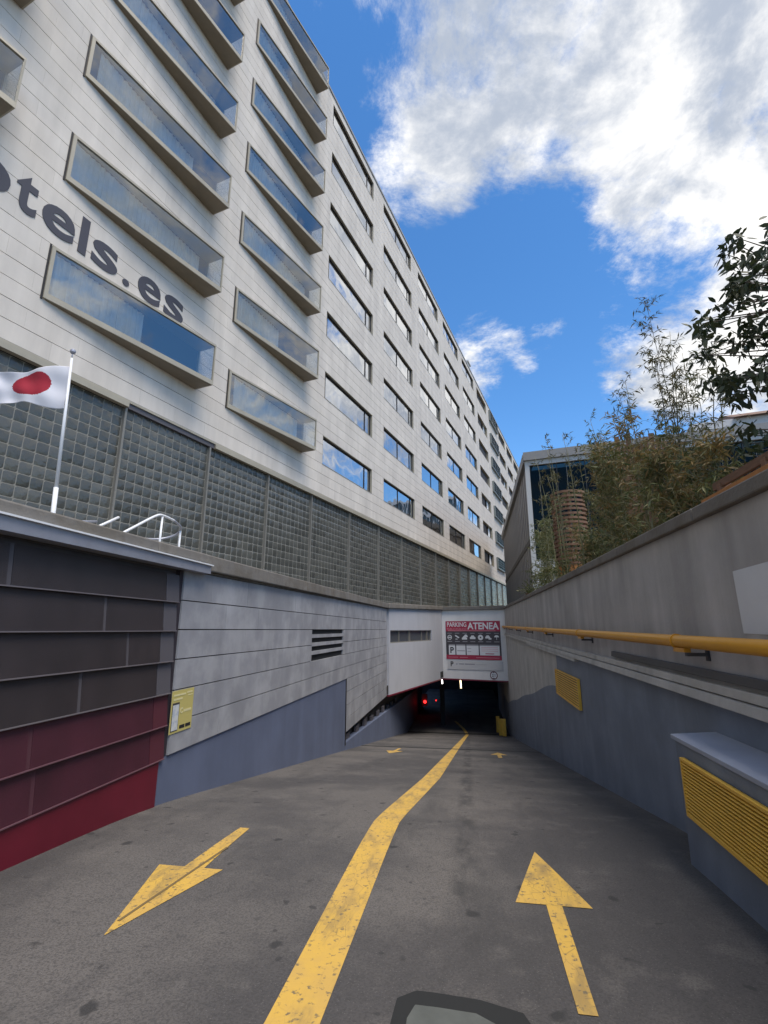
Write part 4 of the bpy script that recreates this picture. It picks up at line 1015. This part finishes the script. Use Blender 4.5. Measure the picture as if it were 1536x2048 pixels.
m = MB(); m.tube([LW(5.0, -1.4, 1.36), LW(5.55, -1.4, 1.385)], .022, 8); m.tube([LW(5.55, -1.4, 1.385), LW(6.05, -1.5, 1.5)], .02, 8); part('rail', m, silver, hr2, True)
m = MB(); m.tube([LW(6.0, -1.4, .95), LW(6.0, -1.4, 1.42)], .024, 8); part('post', m, whitepnt, hr2, True)

# ================================================================== RIGHT BUILDING
BA = Vector((7.88, 25.3, 0)); BDx = Vector((.932, -.362, 0)); BSd, BSn, _ = frame(10.5, 0)
gb = root('pavilion_building', BA + UP * .9, 'low building with taupe ribbed metal side and dark glass front behind the bamboo', 'building')
BHt = 9.45
def BF(a, o, z): return BA + BDx * a + Vector((-.362, -.932, 0)) * o + UP * z
def BS(a, o, z): return BA + BSd * a - BSn * o + UP * z
mb = MB(); mb.hexa([BF(.15, -.3, 1), BF(26, -.3, 1), BF(26, -16, 1), BS(24, -.12, 1), BF(.15, -.3, BHt - .9), BF(26, -.3, BHt - .9), BF(26, -16, BHt - .9), BS(24, -.12, BHt - .9)]); part('core', mb, roomm, gb)
for q in range(24):
    m = MB(); m.box(BS, .12 + q * 1.0, 1.08 + q * 1.0, -.08, 0, .8, 4.55); part('side_panel', m, metalc, gb)
    m = MB(); m.box(BS, .12 + q * 1.0, 1.08 + q * 1.0, -.08, 0, 4.85, BHt - .52); part('side_panel', m, metalc, gb)
    m = MB(); m.box(BS, .58 + q * 1.0, .62 + q * 1.0, 0.001, .04, .8, 4.55); m.box(BS, .58 + q * 1.0, .62 + q * 1.0, .001, .04, 4.85, BHt - .52); part('rib', m, metalc, gb)
m = MB(); m.box(BS, .1, 24, -.1, .05, 4.552, 4.848); part('side_band', m, mat('dark_band', (.05, .045, .04), .6), gb)
m = MB(); m.box(BF, -.12, .12, -.3, .1, .8, BHt - .45); part('corner_post', m, trimw, gb)
m = MB(); m.box(BF, -.16, 26, -.5, .25, BHt - .45, BHt + .02); part('fascia', m, fasc, gb)
m = MB(); m.hexa([BS(-.2, -.4, BHt - .5), BS(24, -.4, BHt - .5), BS(24, .2, BHt - .5), BS(.1, .2, BHt - .5), BS(-.2, -.4, BHt), BS(24, -.4, BHt), BS(24, .2, BHt), BS(.1, .2, BHt)]); part('side_fascia', m, fasc, gb)
m = MB(); m.box(BF, .12, 26, -.2, .12, BHt - .72, BHt - .452); part('white_trim', m, trimw, gb)
for q in range(18):
    m = MB(); m.box(BF, .13 + q * 1.4, 1.49 + q * 1.4, -.06, -.03, 3.6, BHt - .73); part('glass_pane', m, glass_dark, gb)
    m = MB(); m.box(BF, 1.49 + q * 1.4, 1.53 + q * 1.4, -.1, .02, 3.6, BHt - .73); part('mullion', m, darkfr, gb)
    m = MB(); m.box(BF, .60 + q * 1.4, .615 + q * 1.4, -.029, -.015, 3.6, BHt - .73); part('mullion', m, mullm, gb)
m = MB(); m.box(BF, .12, 1.05, -.1, -.02, .9, 3.58); part('pale_panel', m, mottle, gb)
m = MB(); m.box(BF, 1.06, 26, -.15, -.05, .9, 3.58); part('lower_wall', m, mat('lower_dark', (.06, .055, .05), .8), gb)
# roof-top house behind
rh = root('rooftop_house', Vector((27, 33, 9)), 'white rendered house with brown tiled roof beyond the flat roof', 'house')
def RHf(a, o, z): return Vector((23.5, 34.5, 0)) + Vector((.93, -.36, 0)) * a + Vector((.36, .93, 0)) * o + UP * z
m = MB(); m.box(RHf, 0, 18, 0, 8, 1, 15.3); part('wall', m, sunwhite, rh)
m = MB(); m.hexa([RHf(2.8, -.4, 15.302), RHf(7.5, -.4, 15.302), RHf(7.5, 8.4, 15.302), RHf(2.8, 8.4, 15.302), RHf(3.0, 3.6, 17), RHf(7.3, 3.6, 17), RHf(7.3, 4.4, 17), RHf(3.0, 4.4, 17)]); part('roof', m, tilem, rh)
# office block across the street: only its mirror image shows in the lower hotel windows
ob = root('office_block', Vector((70, 75, 0)), 'pale office block with a white grid front mirrored in the lower hotel windows', 'building')
OD, ON, _ = frame(-62, 0)
def OB(a, o, z): return Vector((62, 62, 0)) + OD * a - ON * o + UP * z
m = MB(); m.box(OB, -22, 30, -12, -.3, -1, 24); part('wall', m, mat('office_glass', (.10, .12, .12), .15), ob)
for q in range(27):
    m = MB(); m.box(OB, -22 + q * 2.0, -21.65 + q * 2.0, -.3, .1, -1, 24); part('pier', m, sunwhite, ob)
for q in range(9):
    m = MB(); m.box(OB, -22, 30, -.3, .06, 1 + q * 2.8, 1.5 + q * 2.8); part('spandrel', m, sunwhite, ob)

# ================================================================== TIMBER IN THE GARDEN
def curved_screen():
    c = Vector((6.25, 15.9, 0)); r_ = root('slatted_planter', c + UP * 1.05, 'round tower of curved weathered timber slats above orange upright boards', 'timber screen')
    rad = .55; dirc = -c.normalized(); a0 = math.atan2(dirc.y, dirc.x)
    def ring(z0, z1, ra, mt, name, t=.03, sp=1.9):
        m = MB(); n = 14
        for k_ in range(n):
            a, b_ = a0 - sp + 2 * sp * k_ / n, a0 - sp + 2 * sp * (k_ + 1) / n
            f = lambda an, r, z: c + Vector((math.cos(an) * r, math.sin(an) * r, z))
            m.hexa([f(a, ra - t, z0), f(a, ra, z0), f(b_, ra, z0), f(b_, ra - t, z0), f(a, ra - t, z1), f(a, ra, z1), f(b_, ra, z1), f(b_, ra - t, z1)])
        part(name, m, mt, r_)
    for q in range(17): ring(2.05 + q * .148, 2.05 + q * .148 + .075, rad + .02 * math.sin(q * 1.7), woodm, 'slat', .05)
    for q in range(14):
        a = a0 - 1.6 + q * 3.2 / 13; p = c + Vector((math.cos(a) * (rad - .05), math.sin(a) * (rad - .05), 0)); m = MB()
        tx = Vector((-math.sin(a), math.cos(a), 0)); nx = Vector((math.cos(a), math.sin(a), 0))
        m.box(lambda u, o, z: p + tx * u + nx * o + UP * z, -.05, .05, -.02, .02, 1.0, 2.03); part('board', m, woodo, r_)
    for a in (-1.4, 0, 1.4):
        m = MB(); p = c + Vector((math.cos(a0 + a) * .46, math.sin(a0 + a) * .46, 0)); m.tube([p + UP * 1.0, p + UP * 4.5], .035, 6); part('post', m, woodm, r_)
curved_screen()
pf = root('plank_fence', Vector((6.2, 11.0, 1.05)), 'tall brown upright planks standing among the bamboo', 'fence')
for q in range(9):
    p = Vector((5.75, 11.2, 0)) + Vector((.93, -.36, 0)) * (q * .125); rr_ = random.Random(q); m = MB()
    m.box(lambda u, o, z: p + Vector((.93, -.36, 0)) * u + Vector((.36, .93, 0)) * o + UP * z, -.055, .055, -.015, .015, 1.0, 4.5 + rr_.uniform(-.22, .2)); part('plank', m, woodm, pf)
for z in (1.6, 3.6):
    m = MB(); p = Vector((5.75, 11.2, 0)); m.box(lambda u, o, z_: p + Vector((.93, -.36, 0)) * u + Vector((.36, .93, 0)) * o + UP * z_, -.05, 1.05, .017, .06, z, z + .08); part('rail', m, woodm, pf)
bn = root('timber_bench', RW(5, -.75, 1.0), 'brown timber slat bench back just behind the wall coping', 'bench')
for q, (z, o_) in enumerate(((1.32, -.70), (1.47, -.76), (1.62, -.82))):
    m = MB(); m.box(RW, 2.0, 6.6 - .2 * q, o_ - .04, o_, z, z + .085); part('slat', m, woodo if q == 1 else woodm, bn)
for s_ in (2.4, 3.3, 4.2, 5.1, 6.0):
    m = MB(); m.box(RW, s_, s_ + .07, -.93, -.80, 1.0, 1.66); part('post', m, woodm, bn)

# ================================================================== PLANTS
def leaf(m, p, d, nrm_, l, w):
    s = d.cross(nrm_)
    if s.length < 1e-4: return
    s.normalize(); i = len(m.v); dr = Vector((0, 0, -l * .12))
    if w > l * .12:
        m.v += [p, p + d * l * .25 + s * w * .85, p + d * l * .6 + s * w * .9 + dr * .3, p + d * l + dr, p + d * l * .6 - s * w * .9 + dr * .3, p + d * l * .25 - s * w * .85]
        m.f.append((i, i + 1, i + 2, i + 3, i + 4, i + 5)); m.m.append(0)
    else:
        m.v += [p, p + d * l * .4 + s * w, p + d * l + dr, p + d * l * .4 - s * w]; m.f.append((i, i + 1, i + 2, i + 3)); m.m.append(0)
def rv(r): return Vector((r.gauss(0, 1), r.gauss(0, 1), r.gauss(0, 1))).normalized()
def bamboo(base, h, lean, nl, seed, lm, cm, label, lo=.25, ll=.17, spread=.38, group='bamboo culms behind the coping'):
    r = random.Random(seed); rt = root('bamboo', base, label, 'bamboo', group)
    pts = []; n = 9; ln = Vector(lean)
    for i in range(n + 1): t = i / n; pts.append(base + UP * (h * t * (1 - .05 * t)) + ln * (t * t) + Vector((r.gauss(0, .012), r.gauss(0, .012), 0)))
    m = MB(); m.tube(pts, [.016 * (1 - .85 * i / n) + .002 for i in range(n + 1)], 6); part('culm', m, cm, rt, True)
    def at(t): k_ = min(int(t * n), n - 1); return pts[k_].lerp(pts[k_ + 1], t * n - k_)
    mt_ = MB(); ml = MB(); nb = nl // 9
    for k_ in range(nb):
        t = lo + (1 - lo) * (r.random() ** .8); p = at(t); a = r.uniform(0, 6.28); L_ = spread * r.uniform(.4, 1.25) * (1.15 - .55 * t)
        d = Vector((math.cos(a), math.sin(a), r.uniform(.35, 1.1))).normalized(); q = p + d * L_; q2 = q + Vector((d.x, d.y, -.1)) * L_ * .4
        mt_.tube([p, q, q2], [.004, .003, .0015], 3, False)
        for j in range(9):
            f = r.uniform(.25, 1); bp_ = p.lerp(q, min(1, f * 1.3)) if f < .75 else q.lerp(q2, (f - .75) * 4)
            dd = (d * .5 + rv(r) * .75 + Vector((0, 0, -.35))).normalized(); l_ = ll * r.uniform(.6, 1.25); leaf(ml, bp_, dd, (rv(r) + UP * .6).normalized(), l_, l_ * .075 + .003)
    part('twig', mt_, cm, rt)['kind'] = 'stuff'; part('foliage', ml, lm, rt)['kind'] = 'stuff'
rg = random.Random(77)
tall = [(0, 0, 0, 0), (4.15, 10.2, 5.0, (.0, 0, 0)), (4.75, 10.6, 5.3, (.2, .1, 0)), (3.75, 10.6, 4.6, (-.15, 0, 0)), (4.2, 12.0, 5.0, (-.25, .1, 0)), (5.0, 9.9, 4.9, (.2, 0, 0)),
        (3.6, 12.6, 4.6, (-.3, 0, 0)), (3.9, 9.2, 4.0, (.1, 0, 0)), (4.4, 9.0, 4.2, (.2, 0, 0)), (5.3, 11.4, 5.2, (.2, 0, 0)), (4.9, 11.8, 5.6, (-.1, 0, 0)), (4.45, 10.4, 5.7, (.15, 0, 0))]
def RP(lat, s, z=1.0): return RD * s + RN * lat + UP * z
bamboo(RP(4.70, 10.9), 6.75, (-.25, .1, 0), 620, 1, leaf_bam, culmd, 'tallest bamboo, its feathery tip rising alone into the blue sky', .30, .15, .5)
for i, (la, s_, h, le) in enumerate(tall[1:]):
    bamboo(RP(la, s_), h, le, 300, 10 + i, leaf_gr if i % 2 else leaf_bam, culmd if i % 3 == 0 else culmg, 'slender green bamboo reaching above the roofline behind the coping', .28, .14, .42)
for i in range(9):        # thin nearly bare stems
    la = 2.55 + rg.uniform(0, .8); s_ = 11.6 + rg.uniform(0, 4.6)
    bamboo(RP(la, s_), rg.uniform(3.6, 5.4), (rg.uniform(-.5, -.1), 0, 0), 90, 40 + i, leaf_bam, culmg, 'thin nearly bare bamboo stem leaning over the coping', .5, .13, .3, 'bare bamboo stems')
def near(s_): return 'beside the timber bench' if s_ < 8 else ('before the upright plank fence' if s_ < 11.2 else 'between the plank fence and the slatted tower')
for i in range(36):       # dense dry lower growth
    s_ = 7.2 + (i / 35) ** 1.25 * 7.4 + rg.uniform(-.3, .3); la = 2.5 + rg.uniform(.1, 1.5) * (1 + .02 * s_)
    if math.degrees(math.atan2(la, s_)) + 9.9 < 22.6: la = s_ * math.tan(R(13.0)) + rg.uniform(0, .5)
    h = rg.uniform(1.7, 2.9) + (.4 if 8 < s_ < 13 else 0); h *= (.6 if s_ < 8 else (.72 if s_ > 11.2 else .92))
    bamboo(RP(la, s_), h, (rg.uniform(-.35, .35), rg.uniform(-.2, .2), 0), 600, 80 + i, leaf_dry if i % 2 else leaf_gr, culmg, ('short bushy dry-leaved bamboo ' if i % 2 else 'short bushy green-leaved bamboo ') + near(s_), .03, .135, .42, 'bushy bamboo along the coping')
for i in range(8):        # green bamboo near the pavilion
    s_ = 17.6 + i * .75; la = 3.1 + rg.uniform(-.25, 1.5)
    bamboo(RP(la, s_, 1.1), rg.uniform(2.6, 4.0), (rg.uniform(-.3, .3), 0, 0), 480, 140 + i, leaf_gr, culmg, 'green feathery bamboo growing behind the round slatted tower', .05, .2, .6, 'green bamboo by the pavilion')
for i in range(4):        # low growth hanging about the wall end
    s_ = 14.5 + i * 2.1; bamboo(RP(2.62 + rg.uniform(0, .2), s_, 1.05), rg.uniform(.7, 1.3), (rg.uniform(-.3, .1), 0, 0), 330, 170 + i, leaf_gr, culmg, 'low green bamboo sprouting at the foot of the slatted tower', .05, .16, .4, 'low bamboo sprouts')
# potted plant near the wall end
pot = root('plant_pot', RP(2.62, 21.5, 1.13), 'small brown pot with a dry plant on the wall end', 'plant pot')
m = MB(); m.tube([RP(2.55, 21.5, 1.1), RP(2.55, 21.5, 1.5)], [.15, .2], 12); part('pot', m, woodm, pot)
m = MB(); r = random.Random(3)
for q in range(180):
    d = (rv(r) + UP * .8).normalized(); leaf(m, RP(2.55, 21.5, 1.5) + d * r.uniform(0, .5), d, rv(r), .16, .02)
part('foliage', m, leaf_gr, pot)['kind'] = 'stuff'

# broad-leaved tree at the right
tr = root('broadleaf_tree', Vector((8.4, 6.6, 1.0)), 'dark broad-leaved tree with clustered leaves overhanging the garden', 'tree')
tb = Vector((8.4, 6.6, 1.0)); m = MB(); m.tube([tb, tb + Vector((-.1, .1, 1.6)), tb + Vector((-.35, .2, 3.0)), tb + Vector((-.5, .3, 4.3))], [.14, .12, .09, .05], 10); part('trunk', m, barkm, tr, True)
mb = MB(); ml = MB(); r = random.Random(12)
tips = []
def azp(az, el, d): return Vector((math.sin(R(az)) * d, math.cos(R(az)) * d, math.tan(R(el)) * d))
for q in range(170):
    while True:
        az = r.uniform(35.5, 53); el = r.uniform(19.0, 34.2)
        e1 = ((az - 46.5) / 11.0) ** 2 + ((el - 26.5) / 7.4) ** 2
        if e1 < 1 and math.sin(az * 1.3 + el * .4) + math.sin(el * 1.5 - az * .5) > -.75: break
    d = 8.6 + r.uniform(-1.0, 1.2); tips.append(azp(az, el, d))
for q in range(14): tips.append(azp(r.uniform(38.3, 46), r.uniform(16.0, 19.0), 8.0 + r.uniform(-.5, .5)))
for q in range(14): tips.append(azp(r.uniform(39.6, 46), r.uniform(31, 35.5), 8.4 + r.uniform(-.5, .5)))
for p in tips:
    j = min((tb + Vector((-.1, .1, 1.6)), tb + Vector((-.35, .2, 3.0)), tb + Vector((-.5, .3, 4.3))), key=lambda v: (v - p).length)
    mid = j.lerp(p, .55) + Vector((0, 0, .12)) + rv(r) * .12
    mb.tube([j, mid, p], [.022, .014, .006], 5, False)
    for k_ in range(17):
        c0 = p + rv(r) * .13; ax = (rv(r) + UP * .5).normalized()
        d = (rv(r) + Vector((0, 0, -.45))).normalized(); l_ = r.uniform(.11, .21); leaf(ml, c0, d, ax, l_, l_ * .18)
part('branches', mb, barkm, tr); part('crown', ml, leaf_dk, tr)['kind'] = 'stuff'
